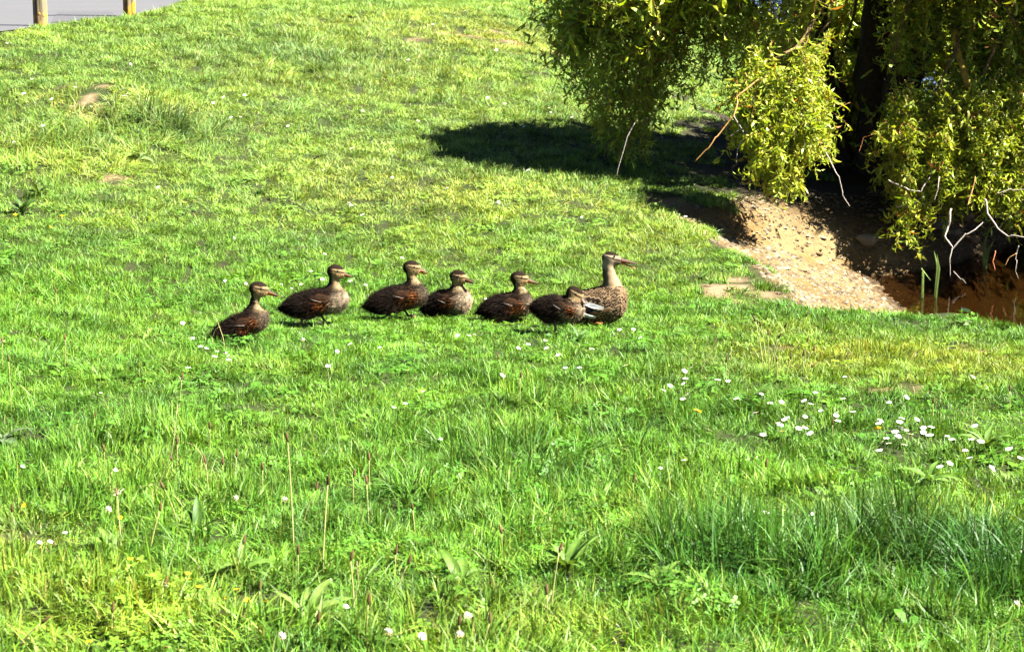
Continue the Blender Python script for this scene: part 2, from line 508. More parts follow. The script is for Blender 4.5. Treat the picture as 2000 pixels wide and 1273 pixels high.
def scatter(name, P, rotz, tilt, scl, ids, tint, label):
    me = bpy.data.meshes.new(name); me.vertices.add(len(P)); me.vertices.foreach_set('co', P.astype(np.float32).ravel())
    h = .06
    sx = (ground_z(P[:, 0] + h, P[:, 1]) - ground_z(P[:, 0] - h, P[:, 1])) / (2 * h) + tilt[:, 0]
    sy = (ground_z(P[:, 0], P[:, 1] + h) - ground_z(P[:, 0], P[:, 1] - h)) / (2 * h) + tilt[:, 1]
    nz = np.stack([-sx, -sy, np.ones(len(P))], -1); nz /= np.linalg.norm(nz, axis=1)[:, None]
    ax = np.stack([np.cos(rotz), np.sin(rotz), np.zeros(len(P))], -1)
    ax -= nz * (ax * nz).sum(1)[:, None]; ax /= np.linalg.norm(ax, axis=1)[:, None]
    ay = np.cross(nz, ax)
    e = np.stack([np.arctan2(ay[:, 2], nz[:, 2]), -np.arcsin(np.clip(ax[:, 2], -1, 1)), np.arctan2(ax[:, 1], ax[:, 0])], -1).astype(np.float32)
    a = me.attributes.new('rot', 'FLOAT_VECTOR', 'POINT'); a.data.foreach_set('vector', e.ravel())
    a = me.attributes.new('scl', 'FLOAT_VECTOR', 'POINT'); a.data.foreach_set('vector', scl.astype(np.float32).ravel())
    a = me.attributes.new('pick', 'INT', 'POINT'); a.data.foreach_set('value', ids.astype(np.int32))
    a = me.attributes.new('tint', 'FLOAT_COLOR', 'POINT'); c = np.ones((len(P), 4), np.float32); c[:, :3] = tint; a.data.foreach_set('color', c.ravel())
    o = obj(name, me)
    g = bpy.data.node_groups.new(name, 'GeometryNodeTree')
    g.interface.new_socket('Geometry', in_out='INPUT', socket_type='NodeSocketGeometry')
    g.interface.new_socket('Geometry', in_out='OUTPUT', socket_type='NodeSocketGeometry')
    gi = g.nodes.new('NodeGroupInput'); go = g.nodes.new('NodeGroupOutput')
    ci = g.nodes.new('GeometryNodeCollectionInfo'); ci.inputs[0].default_value = tuft_col
    ci.inputs['Separate Children'].default_value = True; ci.inputs['Reset Children'].default_value = True
    ip = g.nodes.new('GeometryNodeInstanceOnPoints'); ip.inputs['Pick Instance'].default_value = True
    def na(n, t):
        q = g.nodes.new('GeometryNodeInputNamedAttribute'); q.data_type = t; q.inputs[0].default_value = n
        return [s for s in q.outputs if s.enabled and s.name == 'Attribute'][0]
    g.links.new(gi.outputs[0], ip.inputs['Points']); g.links.new(ci.outputs[0], ip.inputs['Instance'])
    g.links.new(na('pick', 'INT'), ip.inputs['Instance Index'])
    er = g.nodes.new('FunctionNodeEulerToRotation'); g.links.new(na('rot', 'FLOAT_VECTOR'), er.inputs[0]); g.links.new(er.outputs[0], ip.inputs['Rotation'])
    g.links.new(na('scl', 'FLOAT_VECTOR'), ip.inputs['Scale'])
    g.links.new(ip.outputs[0], go.inputs[0])
    md = o.modifiers.new('tufts', 'NODES'); md.node_group = g
    return tag(o, label, 'grass', kind='stuff')

def patches(x, y, lst):
    b = np.zeros(np.shape(x))
    for px, py, rx, ry, w in lst:
        q = hit(px, py)[0]
        b = np.maximum(b, w * np.exp(-(((x - q[0]) / rx) ** 2 + ((y - q[1]) / ry) ** 2)))
    return b

r = np.random.default_rng(11)
def tiles(y0, y1, k):
    """grid of turf squares k times the size of TILE inside the stretch the camera could see"""
    st = TILE * k
    wmax = .26 * y1 + 1.0
    x, y = np.meshgrid(np.arange(-wmax, wmax, st), np.arange(y0, y1, st))
    x = x.ravel() + r.uniform(-.2, .2, x.size) * st; y = y.ravel() + r.uniform(-.2, .2, y.size) * st
    q = np.abs(x) < .26 * y + 1.0
    return x[q], y[q], np.full(q.sum(), k)
parts = [tiles(3.7, 9, 1.0), tiles(9, 13, 1.1), tiles(13, 18, 1.3), tiles(18, 28, 1.6), tiles(28, 50, 3.0)]
px_, py_, ks = (np.concatenate([p[i] for p in parts]) for i in range(3))
NT = len(px_)
# small broad leaves between the blades
ne = 9000
ey = 3.8 + 10.5 * r.uniform(size=ne) ** 1.0; ex = r.uniform(-1, 1, ne) * (.26 * ey + .8)
px_ = np.concatenate([px_, ex]); py_ = np.concatenate([py_, ey]); ks = np.concatenate([ks, np.ones(ne)])
extra = np.arange(len(px_)) >= NT
dp = pond_d(px_, py_); dr = sdist(ROAD, px_, py_)
bs = bare_spots(px_, py_)
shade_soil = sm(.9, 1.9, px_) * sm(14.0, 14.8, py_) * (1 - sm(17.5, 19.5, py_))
cl = fbm(px_, py_, .45, 99)
u = r.uniform(size=len(px_))
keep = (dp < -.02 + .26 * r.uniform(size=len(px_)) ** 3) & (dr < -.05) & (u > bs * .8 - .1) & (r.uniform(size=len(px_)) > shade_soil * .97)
keep &= ~extra | (u < .05 + .25 * sm(.5, .72, cl))
px_, py_, bs, dp, dr, ks, extra, u = (a[keep] for a in (px_, py_, bs, dp, dr, ks, extra, u))
N = len(px_)
pz_ = ground_z(px_, py_)
# lushness: rank in the foreground, mown further off
lush = patches(px_, py_, [(1700, 1080, .55, .45, 1.7), (1470, 1110, .4, .4, 1.4), (1900, 1120, .5, .5, 1.4), (900, 880, 1.0, 1.0, .55), (300, 1000, .9, .7, .5), (1000, 1050, .8, .5, .6),
                          (120, 290, .6, .5, .8), (240, 240, .5, .4, 1.0), (330, 250, .4, .3, 1.1), (40, 600, .8, .8, .4), (640, 120, 1.2, 1.0, .45), (600, 80, .8, .6, .4), (600, 1180, .5, .4, .5), (400, 720, .8, .6, .25), (1880, 612, .4, .2, .5), (200, 850, .8, .6, .4)])
lush = np.maximum(lush, .42 * sm(8.2, 5.5, py_)) + (fbm(px_, py_, .45, 91) - .5) * (.5 + .7 * sm(10, 8, py_))
yel = patches(px_, py_, [(1700, 690, .8, .7, 1), (1500, 650, .6, .4, .6), (1900, 720, .6, .5, 1), (950, 380, 1.2, .8, .7), (1250, 470, .6, .6, .5), (900, 60, 1.5, 1.2, .8), (150, 340, .5, .3, .35), (250, 430, .5, .4, .3),
                         (30, 1050, .25, .3, .8), (150, 1200, .5, .4, .5), (950, 1230, .4, .3, .4), (250, 190, .8, .3, .5), (900, 480, .8, .5, .4)])
yel = yel + (fbm(px_, py_, .9, 95) - .5) * .9
blu = patches(px_, py_, [(640, 120, 1.2, 1.1, .9), (480, 70, .8, .5, .6), (40, 100, .35, .25, .9), (160, 86, .3, .2, .7), (1700, 1080, .6, .45, 1.2), (1470, 1130, .5, .4, 1.0), (1950, 1120, .5, .5, 1.1), (1250, 690, .3, .2, .8), (330, 250, .5, .35, 1.0), (150, 280, .5, .3, .5), (900, 900, .6, .6, .3)])
walk = np.exp(-((py_ - 10.5 - .0 * px_) / .45) ** 2) * sm(-2.0, -1.6, px_) * sm(1.3, .9, px_)
lush = lush - .45 * walk
lj = lush + r.normal(0, .08, N)
ids = np.where(lj > .95, r.integers(11, 14, N), np.where(lj > .3, r.integers(6, 11, N), r.integers(0, 6, N)))
ids = np.where((bs > .12) & (lush < .5), r.integers(20, 23, N), ids)
ids = np.where(extra, np.where(r.uniform(size=N) < .35, r.integers(17, 20, N), r.integers(14, 17, N)), ids)
s = ks * r.uniform(1.0, 1.15, N) * np.where(extra, r.uniform(.8, 1.2, N), 1)
hs = np.where(ids < 6, np.clip(.8 + .9 * lush, .6, 1.5), np.where(ids < 11, np.clip(.45 + .55 * lush, .5, 1.1), np.clip(.35 + .42 * lush, .6, 1.1)))
hs = np.where(extra, .8 + .9 * np.clip(lush, 0, 1.2), hs) * (1 + .15 * (ks - 1))
hs = hs * r.uniform(.92, 1.08, N) * (1 + .7 * (fbm(px_, py_, .26, 123, 2) - .5) * (1 + sm(10, 8, py_)))
scl = np.stack([s, s, hs], -1)
tilt = r.normal(0, .03, (N, 2))
rotz = np.where(extra, r.uniform(0, 6.28, N), r.integers(0, 4, N) * math.pi / 2 + r.normal(0, .1, N))
g0 = np.array([.080, .178, .015]); gy_ = np.array([.150, .205, .020]); gb = np.array([.036, .108, .011])
far = sm(11, 15, py_)[:, None] * np.array([.056, .048, .016])
tint = g0 + far + (gy_ - g0) * np.clip(yel, 0, 1)[:, None] + (gb - g0) * np.clip(blu, 0, 1.2)[:, None]
tint = tint + (np.array([.20, .165, .06]) - tint) * np.clip(bs * 1.2, 0, .7)[:, None]
tint = tint * r.uniform(.94, 1.06, (N, 1)) * np.where(extra, .92, 1)[:, None]
P = np.stack([px_, py_, pz_], -1)
scatter('lawn_grass', P, rotz, tilt, scl, ids, tint, 'sunlit green grass with clover leaves covering the sloping ground')
# ---------------------------------------------------------------- ducks
def surface_nets(f, org, h):
    """triangulated zero level of a sampled field"""
    nx, ny, nz = f.shape
    s = f < 0
    corners = [(i, j, k) for i in (0, 1) for j in (0, 1) for k in (0, 1)]
    def sub(a, c): return a[c[0]:nx - 1 + c[0], c[1]:ny - 1 + c[1], c[2]:nz - 1 + c[2]]
    cnt = sum(sub(s, c).astype(int) for c in corners)
    act = (cnt > 0) & (cnt < 8)
    ids = -np.ones(act.shape, int); cells = np.argwhere(act); ids[act] = np.arange(len(cells))
    acc = np.zeros((len(cells), 3)); num = np.zeros(len(cells))
    for a in corners:
        for ax in range(3):
            if a[ax]: continue
            b = list(a); b[ax] = 1; b = tuple(b)
            fa = sub(f, a)[act]; fb = sub(f, b)[act]
            m = (fa < 0) != (fb < 0)
            t = np.where(m, fa / np.where(m, fa - fb, 1), 0)
            p = np.tile(np.array(a, float), (len(cells), 1)); p[:, ax] = t
            acc[m] += p[m]; num[m] += 1
    V = org + h * (cells + acc / num[:, None])
    F = []
    for ax in range(3):
        o1, o2 = [(1, 2), (2, 0), (0, 1)][ax]
        lo = [slice(1, n - 1) for n in (nx, ny, nz)]; lo[ax] = slice(0, (nx, ny, nz)[ax] - 1)
        hi = list(lo); hi[ax] = slice(1, (nx, ny, nz)[ax])
        sa, sb = s[tuple(lo)], s[tuple(hi)]
        for flip, mm in ((False, sa & ~sb), (True, ~sa & sb)):
            e = np.argwhere(mm)
            for q in range(3):
                if q != ax: e[:, q] += 1
            def cid(d1, d2):
                c = e.copy(); c[:, o1] -= d1; c[:, o2] -= d2
                return ids[c[:, 0], c[:, 1], c[:, 2]]
            q = np.stack([cid(1, 1), cid(0, 1), cid(0, 0), cid(1, 0)], -1)
            F.append(q[:, ::-1] if flip else q)
    F = np.concatenate(F); F = F[(F >= 0).all(1)]
    return V, F

def s_ell(P, c, semi, tilt=0.0):
    d = P - np.asarray(c)
    ct, st = math.cos(tilt), math.sin(tilt)
    x = d[..., 0] * ct + d[..., 2] * st; z = -d[..., 0] * st + d[..., 2] * ct; y = d[..., 1]
    a, b, cc = semi
    k0 = np.sqrt((x / a) ** 2 + (y / b) ** 2 + (z / cc) ** 2)
    k1 = np.sqrt((x / a ** 2) ** 2 + (y / b ** 2) ** 2 + (z / cc ** 2) ** 2)
    return k0 * (k0 - 1) / np.maximum(k1, 1e-6)

def s_cone(P, a, b, ra, rb, flat=1.0):
    a = np.asarray(a, float).copy(); b = np.asarray(b, float).copy(); Q = P.copy()
    Q[..., 1] = Q[..., 1] / flat
    ab = b - a
    t = np.clip(((Q - a) @ ab) / (ab @ ab), 0, 1)
    return np.linalg.norm(Q - a - t[..., None] * ab, axis=-1) - (ra + (rb - ra) * t)

def smin(a, b, k):
    h = np.clip(.5 + .5 * (b - a) / k, 0, 1)
    return b + (a - b) * h - k * h * (1 - h)

def normals(V, F):
    n = np.zeros_like(V)
    fn = np.cross(V[F[:, 2]] - V[F[:, 0]], V[F[:, 3]] - V[F[:, 1]])
    for k in range(4): np.add.at(n, F[:, k], fn)
    return n / (np.linalg.norm(n, axis=1)[:, None] + 1e-12)

def lerp(a, b, w): return a + (np.asarray(b) - a) * np.asarray(w)[:, None]

def fluff(name, V, n, cols, back, length, count, seed, wid=.0011, mat=None, parent=None):
    """soft down: thin blades lying back along the surface"""
    r = np.random.default_rng(seed)
    k = r.integers(0, len(V), count)
    b = V[k]; nn = n[k]
    t = back[k] - nn * (back[k] * nn).sum(1)[:, None]
    t /= np.linalg.norm(t, axis=1)[:, None] + 1e-9
    d = t * r.uniform(.6, 1, (count, 1)) + nn * r.uniform(.15, 1.0, (count, 1)) + r.normal(0, .18, (count, 3))
    d /= np.linalg.norm(d, axis=1)[:, None]
    L = length[k][:, None] * r.uniform(.5, 1.2, (count, 1))
    sd = np.cross(d, nn); sd /= np.linalg.norm(sd, axis=1)[:, None] + 1e-9
    p = np.stack([b - sd * wid - nn * .001, b + sd * wid - nn * .001, b + d * L], 1).reshape(-1, 3)
    me = mesh(name, p, np.arange(count * 3).reshape(-1, 3))
    c = np.repeat(np.clip(cols[k] * np.exp(r.normal(0, .55, (count, 1))), 0, 1), 3, axis=0)
    vcol(me, c)
    return tag(obj(name, me, mat or M['feather'], parent), kind='stuff')

def eyeball(parent, c, r, side):
    mb = MB()
    nu, nv = 8, 6; V = [c + np.array([0, 0, r])]
    for i in range(1, nv):
        for j in range(nu):
            a, b = math.pi * i / nv, 2 * math.pi * j / nu
            V.append(c + r * np.array([math.sin(a) * math.cos(b), math.sin(a) * math.sin(b), math.cos(a)]))
    V.append(c - np.array([0, 0, r])); F = []
    for j in range(nu): F.append((0, 1 + j, 1 + (j + 1) % nu))
    for i in range(nv - 2):
        for j in range(nu):
            F.append((1 + i * nu + j, 1 + (i + 1) * nu + j, 1 + (i + 1) * nu + (j + 1) % nu, 1 + i * nu + (j + 1) % nu))
    e = 1 + (nv - 2) * nu
    for j in range(nu): F.append((e + j, len(V) - 1, e + (j + 1) % nu))
    mb.add(V, F, (.008, .006, .005))
    return obj('eye', mb.mesh('eye'), M['bill'], parent)

def mandible(name, parent, base, tip, wb, wt, hb, ht, ctop, cside, seed=0):
    """one half of the bill: a spatulate loft from the face to the tip"""
    base = np.asarray(base, float); tip = np.asarray(tip, float)
    d = tip - base; L = np.linalg.norm(d); d /= L
    sd = np.cross(np.array([0, 0, 1.0]), d); sd /= np.linalg.norm(sd); up = np.cross(d, sd)
    mb = MB(); V = []; cc = []; nn = 10
    prof = [(0, 1, 1), (.2, .95, .85), (.45, .85, .62), (.7, .95, .45), (.88, .95, .36), (.97, .7, .26), (1.0, .3, .12)]
    for t, fw, fh in prof:
        w = (wb + (wt - wb) * t) * fw; hh = (hb + (ht - hb) * t) * fh / (1 if t == 0 else 1)
        for k in range(nn):
            a = 2 * math.pi * k / nn
            V.append(base + d * L * t + sd * w * math.cos(a) + up * hh * math.sin(a))
            g = min(1, max(0, math.sin(a) + .15)) ** .5
            g = min(1, g + .35 * max(0, t - .7) * 3)
            cc.append(np.array(cside) * (1 - g) + np.array(ctop) * g)
    F = []
    for i in range(len(prof) - 1):
        for k in range(nn):
            F.append((i * nn + k, i * nn + (k + 1) % nn, (i + 1) * nn + (k + 1) % nn, (i + 1) * nn + k))
    F.append(tuple(range((len(prof) - 1) * nn, len(prof) * nn)))
    mb.add(V, F, np.array(cc))
    return obj(name, mb.mesh(name), M['bill'], parent)

def leg(parent, hip, ankle, toe, r, colr, flat=True, yaw=0.0):
    """shank with a webbed three-toed foot"""
    hip, ankle, toe = (np.asarray(a, float) for a in (hip, ankle, toe))
    mb = MB()
    mid = hip * .45 + ankle * .55 + np.array([.004, 0, 0])
    V, F = tube([hip, mid, ankle, ankle + (toe - ankle) * .12], [r * 1.5, r * 1.0, r * 1.15, r * .8], 7)
    mb.add(V, F, colr)
    lo = obj('leg', mb.mesh('leg'), M['skin'], parent)
    f = MB(); d = toe - ankle; L = np.linalg.norm(d); d /= L
    sd = np.cross(np.array([0, 0, 1.0]), d); sd /= np.linalg.norm(sd) + 1e-9; up = np.cross(d, sd)
    tips = [ankle + d * L * .9 + sd * L * .45, ankle + d * L, ankle + d * L * .9 - sd * L * .45]
    for t in tips:
        V, F = tube([ankle, ankle * .5 + t * .5 + up * r * .5, t], [r * .75, r * .6, r * .3], 5); f.add(V, F, colr)
    o = up * r * .25
    web = [ankle - o, tips[0] - o, (tips[0] + tips[1]) * .47 + ankle * .06 - o, tips[1] - o, (tips[1] + tips[2]) * .47 + ankle * .06 - o, tips[2] - o]
    f.add(web + [p + o * 1.2 for p in web], [(0, 1, 2), (0, 2, 3), (0, 3, 4), (0, 4, 5), (6, 8, 7), (6, 9, 8), (6, 10, 9), (6, 11, 10)], np.array(colr) * .85)
    V, F = tube([ankle, ankle - d * L * .22], [r * .5, r * .25], 5); f.add(V, F, colr)
    obj('foot', f.mesh('foot'), M['skin'], lo)
    return lo

BROWN = np.array([.0065, .0040, .0025]); BUFF = np.array([.20, .15, .080]); PALE = np.array([.215, .172, .115]); RUST = np.array([.16, .052, .011]); GREY = np.array([.045, .034, .023])

def side_frame(ox, oy, T, yaw):
    """pixel (side view) -> local x, z of a bird standing at ox, oy"""
    q = hit(ox, oy)[0]
    t = q[1] / math.cos(PITCH) * 1.0
    d = ray(ox, oy); tt = q[1] / d[1]
    S = FPX / tt
    return q, S

def duckling(spec):
    ox, oy = spec['o']; yaw = math.radians(spec.get('yaw', 0)); cy = math.cos(yaw)
    q, S = side_frame(ox, oy, None, yaw)
    root = empty('duckling', q, yaw)
    tag(root, spec['label'], 'duckling', 'ducklings following the mother duck')
    def L2(p): return np.array([(p[0] - ox) / S / cy, 0, (oy - p[1]) / S])
    T, B, H, tip = (L2(spec[k]) for k in ('T', 'B', 'H', 'tip'))
    px = 1 / S
    ax = B - T; L = np.linalg.norm(ax); ax /= L; up = np.array([-ax[2], 0, ax[0]]); tl = math.atan2(ax[2], ax[0])
    K = spec.get('deep', 1.0) * 143 * px / 1.0          # girth follows a common size, not the axis length
    def A(u, v, w=0): return T + ax * L * u + up * K * v + np.array([0, w * K, 0])
    hd = tip - H; hang = math.atan2(hd[2], hd[0]); hang = hang + .12
    rh = 15.8 * px * spec.get('head', 1)
    hy = math.radians(spec.get('hyaw', 0))
    N0, N1 = A(.79, .05), None
    N0 = A(.80, .02); NB = A(.80, .12)
    N1 = NB * .45 + H * .55 + np.array([-.1 * rh, 0, 0])
    h = .0034
    lo = np.minimum.reduce([T, B, H, tip]) - np.array([.05, 0, .075]); hi = np.maximum.reduce([T, B, H, tip]) + .045
    lo[1] = -.105; hi[1] = .105; lo[2] = min(lo[2], T[2] - .06)
    n = np.ceil((hi - lo) / h).astype(int)
    g = np.stack(np.meshgrid(*[lo[i] + h * np.arange(n[i]) for i in range(3)], indexing='ij'), -1)
    d = s_ell(g, A(.50, .012), (.40 * L, .172 * K, .188 * K), tl)
    d = smin(d, s_ell(g, A(.76, .0), (.215 * L, .165 * K, .175 * K), tl), .05 * K)
    d = smin(d, s_cone(g, A(.27, .0), A(.05, .012), .125 * K, .018 * K, 1.15), .09 * K)
    for sgn in (1, -1): d = smin(d, s_ell(g, A(.40, -.08, sgn * .10), (.12 * K, .055 * K, .11 * K), tl - .4), .05 * K)
    d = smin(d, s_cone(g, N0, NB, .135 * K, .098 * K), .09 * K)
    d = smin(d, s_cone(g, NB, N1, .088 * K, .060 * K), .055 * K)
    d = smin(d, s_cone(g, N1, H, .058 * K, .064 * K), .035 * K)
    f = np.array([math.cos(hang), 0, math.sin(hang)]); fu = np.array([-f[2], 0, f[0]])
    d = smin(d, s_ell(g, H + f * .06 * rh, (1.12 * rh, .80 * rh, .88 * rh), hang), .015)
    d = smin(d, s_ell(g, H + f * .62 * rh - fu * .12 * rh, (.62 * rh, .48 * rh, .52 * rh), hang - .1), .012)
    V, F = surface_nets(d, lo, h)
    nr = normals(V, F)
    rel = V - T; u = (rel @ ax) / L; v = (rel @ up) / K
    hx = ((V - H) @ f) / rh; hz = ((V - H) @ fu) / rh
    r = np.random.default_rng(spec['seed'])
    jig = np.array([noise(V[:, 0] * 100, V[:, 2] * 100 + V[:, 1] * 37, .7, spec['seed']), noise(V[:, 0] * 100, V[:, 2] * 100 + V[:, 1] * 37, 2.2, spec['seed'] + 3)])
    jig = (jig[0] * .4 + jig[1] * .6) - .5
    pal = spec.get('pale', 1.0)
    c = np.tile(BROWN, (len(V), 1)) * (1 + .5 * jig[:, None])
    c = lerp(c, GREY, sm(-.05, -.16, v + jig * .12) * .75)
    wp = sm(.56, .76, u + jig * .14) * sm(.16, -.04, v + jig * .12 - .3 * (u - .8)) * pal
    c = lerp(c, PALE * (1 + .45 * jig[:, None]), np.clip(wp, 0, 1))
    rust = np.exp(-(((u - spec.get('ru', .66)) / .115) ** 2 + ((v + .01) / .095) ** 2) * 1.3) * spec.get('rust', 1)
    st = .5 + .5 * np.sin((v * 1.0 + .35 * (u - .6)) * 145 + jig * 3)
    c = lerp(c, np.where(st[:, None] > .42, RUST, BROWN), np.clip(rust * 1.6, 0, 1))
    # neck and head
    ndir = H - NB; nl = np.linalg.norm(ndir); ndir /= nl
    tn = ((V - NB) @ ndir) / nl
    nfw = np.array([ndir[2], 0, -ndir[0]]); fw = ((V - NB) @ nfw) / (.09 * K)
    isn = sm(.02, .30, tn + jig * .1) * ((u > .55) | (tn > .4))
    ncol = lerp(np.tile(np.array([.016, .011, .007]), (len(V), 1)), BUFF * .9, sm(-.35, .35, fw + jig * .5))
    c = lerp(c, ncol, isn)
    ish = sm(1.35, 1.05, np.sqrt(hx ** 2 + hz ** 2)) * (tn > .45)
    hc = np.tile(BUFF * np.array([1.15, 1.05, .9]), (len(V), 1))
    hc = lerp(hc, np.array([.013, .0085, .005]), sm(-.30, -.65, hx + .25 * hz + jig * .3))          # nape
    hc = lerp(hc, np.array([.012, .0075, .0042]), sm(.34, .46, hz + jig * .12 - .1 * hx))                        # crown
    hc = lerp(hc, BUFF * 1.2, np.exp(-((hz - .36 + .05 * hx) / .06) ** 2) * sm(-.5, -.2, hx) * sm(.7, .4, hx) * .7)  # brow
    hc = lerp(hc, np.array([.007, .0045, .003]), np.exp(-((hz - .17 + .04 * hx) / .11) ** 2) * sm(-.65, -.35, hx) * 1.0)   # eye stripe
    hc = lerp(hc, np.array([.03, .02, .01]), np.exp(-(((hx + .25) / .22) ** 2 + ((hz + .22) / .12) ** 2)) * .8)
    c = lerp(c, hc, ish)
    me = mesh('body', V, F, True); vcol(me, np.clip(c, 0, 1))
    obj('body', me, M['feather'], root)
    back = np.where(isn[:, None] > .5, -ndir - np.array([.3, 0, 0]), -ax)
    lens = np.where(ish > .3, .005, np.where(isn > .4, .008, .024 * (1.1 - .5 * sm(.5, 1, u))))
    fluff('down', V, nr, c * np.array([.78, .72, .68]), back, lens, 8000, spec['seed'], .0014, None, root)
    # folded stubby wings with a pale trailing edge
    for sgn in (-1, 1):
        mb = MB(); P = []
        path = [(.60, .135), (.66, .095), (.71, .045), (.73, .0)]
        pts = []
        for (uu, vv) in [(.47, .10), (.52, .128), (.60, .145), (.69, .12), (.735, .06), (.72, .0), (.66, -.01), (.58, .03), (.52, .065)]:
            p = A(uu, vv)
            dd = V - p; dd = dd[:, 0] ** 2 + dd[:, 2] ** 2
            near = np.argsort(dd)[:24]; y = np.max(V[near, 1] * sgn)
            pts.append(np.array([p[0], sgn * (y + .0035), p[2]]))
        cen = np.mean(pts, 0) + np.array([0, sgn * .005, 0])
        inner = [cen * .45 + p * .55 + np.array([0, sgn * .003, 0]) for p in pts]
        nP = len(pts)
        cols = [np.array([.040, .018, .008])] * nP + [np.array([.016, .008, .004])] * nP + [np.array([.014, .007, .004])]
        for k in (0, 1, 7, 8): cols[k] = np.array([.012, .008, .005])
        Fw = [(k, (k + 1) % nP, nP + (k + 1) % nP, nP + k) for k in range(nP)] + [(nP + k, nP + (k + 1) % nP, 2 * nP) for k in range(nP)]
        if sgn > 0: Fw = [q_[::-1] for q_ in Fw]
        mb.add(pts + inner + [cen], Fw, np.array(cols))
        w = obj('wing', mb.mesh('wing'), M['feather'], root)
        bar = [pts[0] * .35 + pts[8] * .65, pts[8] * .3 + pts[7] * .7, pts[7] * .6 + pts[6] * .4]
        a0 = pts[0] * .6 + inner[0] * .4 + np.array([0, sgn * .006, 0]); a1 = inner[6] * .8 + inner[7] * .2 + np.array([0, sgn * .005, 0])
        V2, F2 = tube([a0, a0 * .5 + a1 * .5 + np.array([0, sgn * .0012, 0]), a1], [.0007, .0013, .0008], 5)
        b2 = MB(); b2.add(V2, F2, (.20, .18, .155)); obj('pale_wing_edge', b2.mesh('pale_wing_edge'), M['feather'], w)
    # bill, eyes, legs
    bb = H + f * 1.02 * rh - fu * .16 * rh
    orange = np.array([.22, .085, .012]) * spec.get('billc', 1); dark = np.array([.016, .012, .009])
    td = tip - bb
    if hy:
        hdv = np.array([td[0] * math.cos(hy), td[0] * math.sin(hy), td[2]]); td = hdv
    mandible('upper_bill', root, bb + fu * .05 * rh, bb + td, .38 * rh, .32 * rh, .36 * rh, .24 * rh, dark * spec.get('bilt', 1), orange)
    mandible('lower_bill', root, bb - fu * .17 * rh, bb + td * .93 - fu * (.13 + spec.get('gape', 0)) * rh, .34 * rh, .26 * rh, .17 * rh, .14 * rh, orange, orange)
    for sgn in (-1, 1):
        eyeball(root, H + f * .30 * rh + fu * .22 * rh + np.array([0, sgn * .70 * rh, 0]), .14 * rh, sgn)
    lc = np.array([.13, .052, .03]) * spec.get('legc', 1)
    for (hp, an, to), sgn in zip(spec['legs'], (-1, 1)):
        hp, an, to = L2(hp), L2(an), L2(to)
        for p_ in (hp, an, to): p_[1] = sgn * .042
        leg(root, hp, an, to, .0058, lc)
    return root

DUCKLINGS = [
    dict(o=(462, 668), T=(402, 672), B=(527, 612), H=(506, 564), tip=(546, 578), seed=1, yaw=6, deep=.93, head=1.08, rust=1.15, ru=.70, pale=.35,
         legs=[((458, 650), (450, 672), (468, 676)), ((480, 648), (490, 668), (508, 670))],
         label='dark duckling at the tail end of the line, tail sunk in the grass'),
    dict(o=(605, 638), T=(541, 606), B=(685, 580), H=(657, 530), tip=(690, 540), seed=2, yaw=0, legs=[((596, 612), (583, 637), (600, 641)), ((622, 614), (634, 634), (652, 637))],
         rust=.75, ru=.63, label='pale-breasted duckling second from the tail end, one leg stretched behind'),
    dict(o=(768, 626), T=(706, 601), B=(838, 570), H=(804, 522), tip=(836, 532), seed=3, yaw=3, pale=.25, rust=1.3, ru=.72, deep=.97, billc=1.3, bilt=2.6, gape=.25,
         legs=[((764, 598), (758, 624), (775, 628)), ((785, 604), (797, 620), (812, 622))], label='dark duckling with rusty striped flank and yellow open bill, third from the tail end'),
    dict(o=(868, 622), T=(820, 610), B=(919, 578), H=(895, 538), tip=(927, 547), seed=4, yaw=-22, head=.98, legc=2.2, rust=.7, ru=.70,
         legs=[((860, 606), (880, 600), (889, 606)), ((872, 606), (883, 620), (897, 623))], label='small duckling lifting an orange foot, fourth from the tail end'),
    dict(o=(985, 628), T=(929, 612), B=(1043, 588), H=(1013, 543), tip=(1051, 553), seed=5, yaw=2, pale=.45, rust=.9, ru=.72, deep=.97, bilt=2.0,
         legs=[((980, 612), (972, 628), (988, 631)), ((1000, 612), (1012, 626), (1026, 628))], label='dark hunched duckling walking just behind the one nearest the mother'),
    dict(o=(1090, 653), T=(1032, 604), B=(1141, 602), H=(1121, 571), tip=(1146, 590), seed=6, yaw=-14, hyaw=-25, head=.98, billc=1.35, bilt=3.5, rust=.8, ru=.80, deep=.95,
         legs=[((1086, 620), (1088, 649), (1102, 653)), ((1108, 620), (1116, 648), (1130, 651))], label='duckling tucked against the mother duck with its bill pointing down'),
]
for sp in DUCKLINGS: duckling(sp)

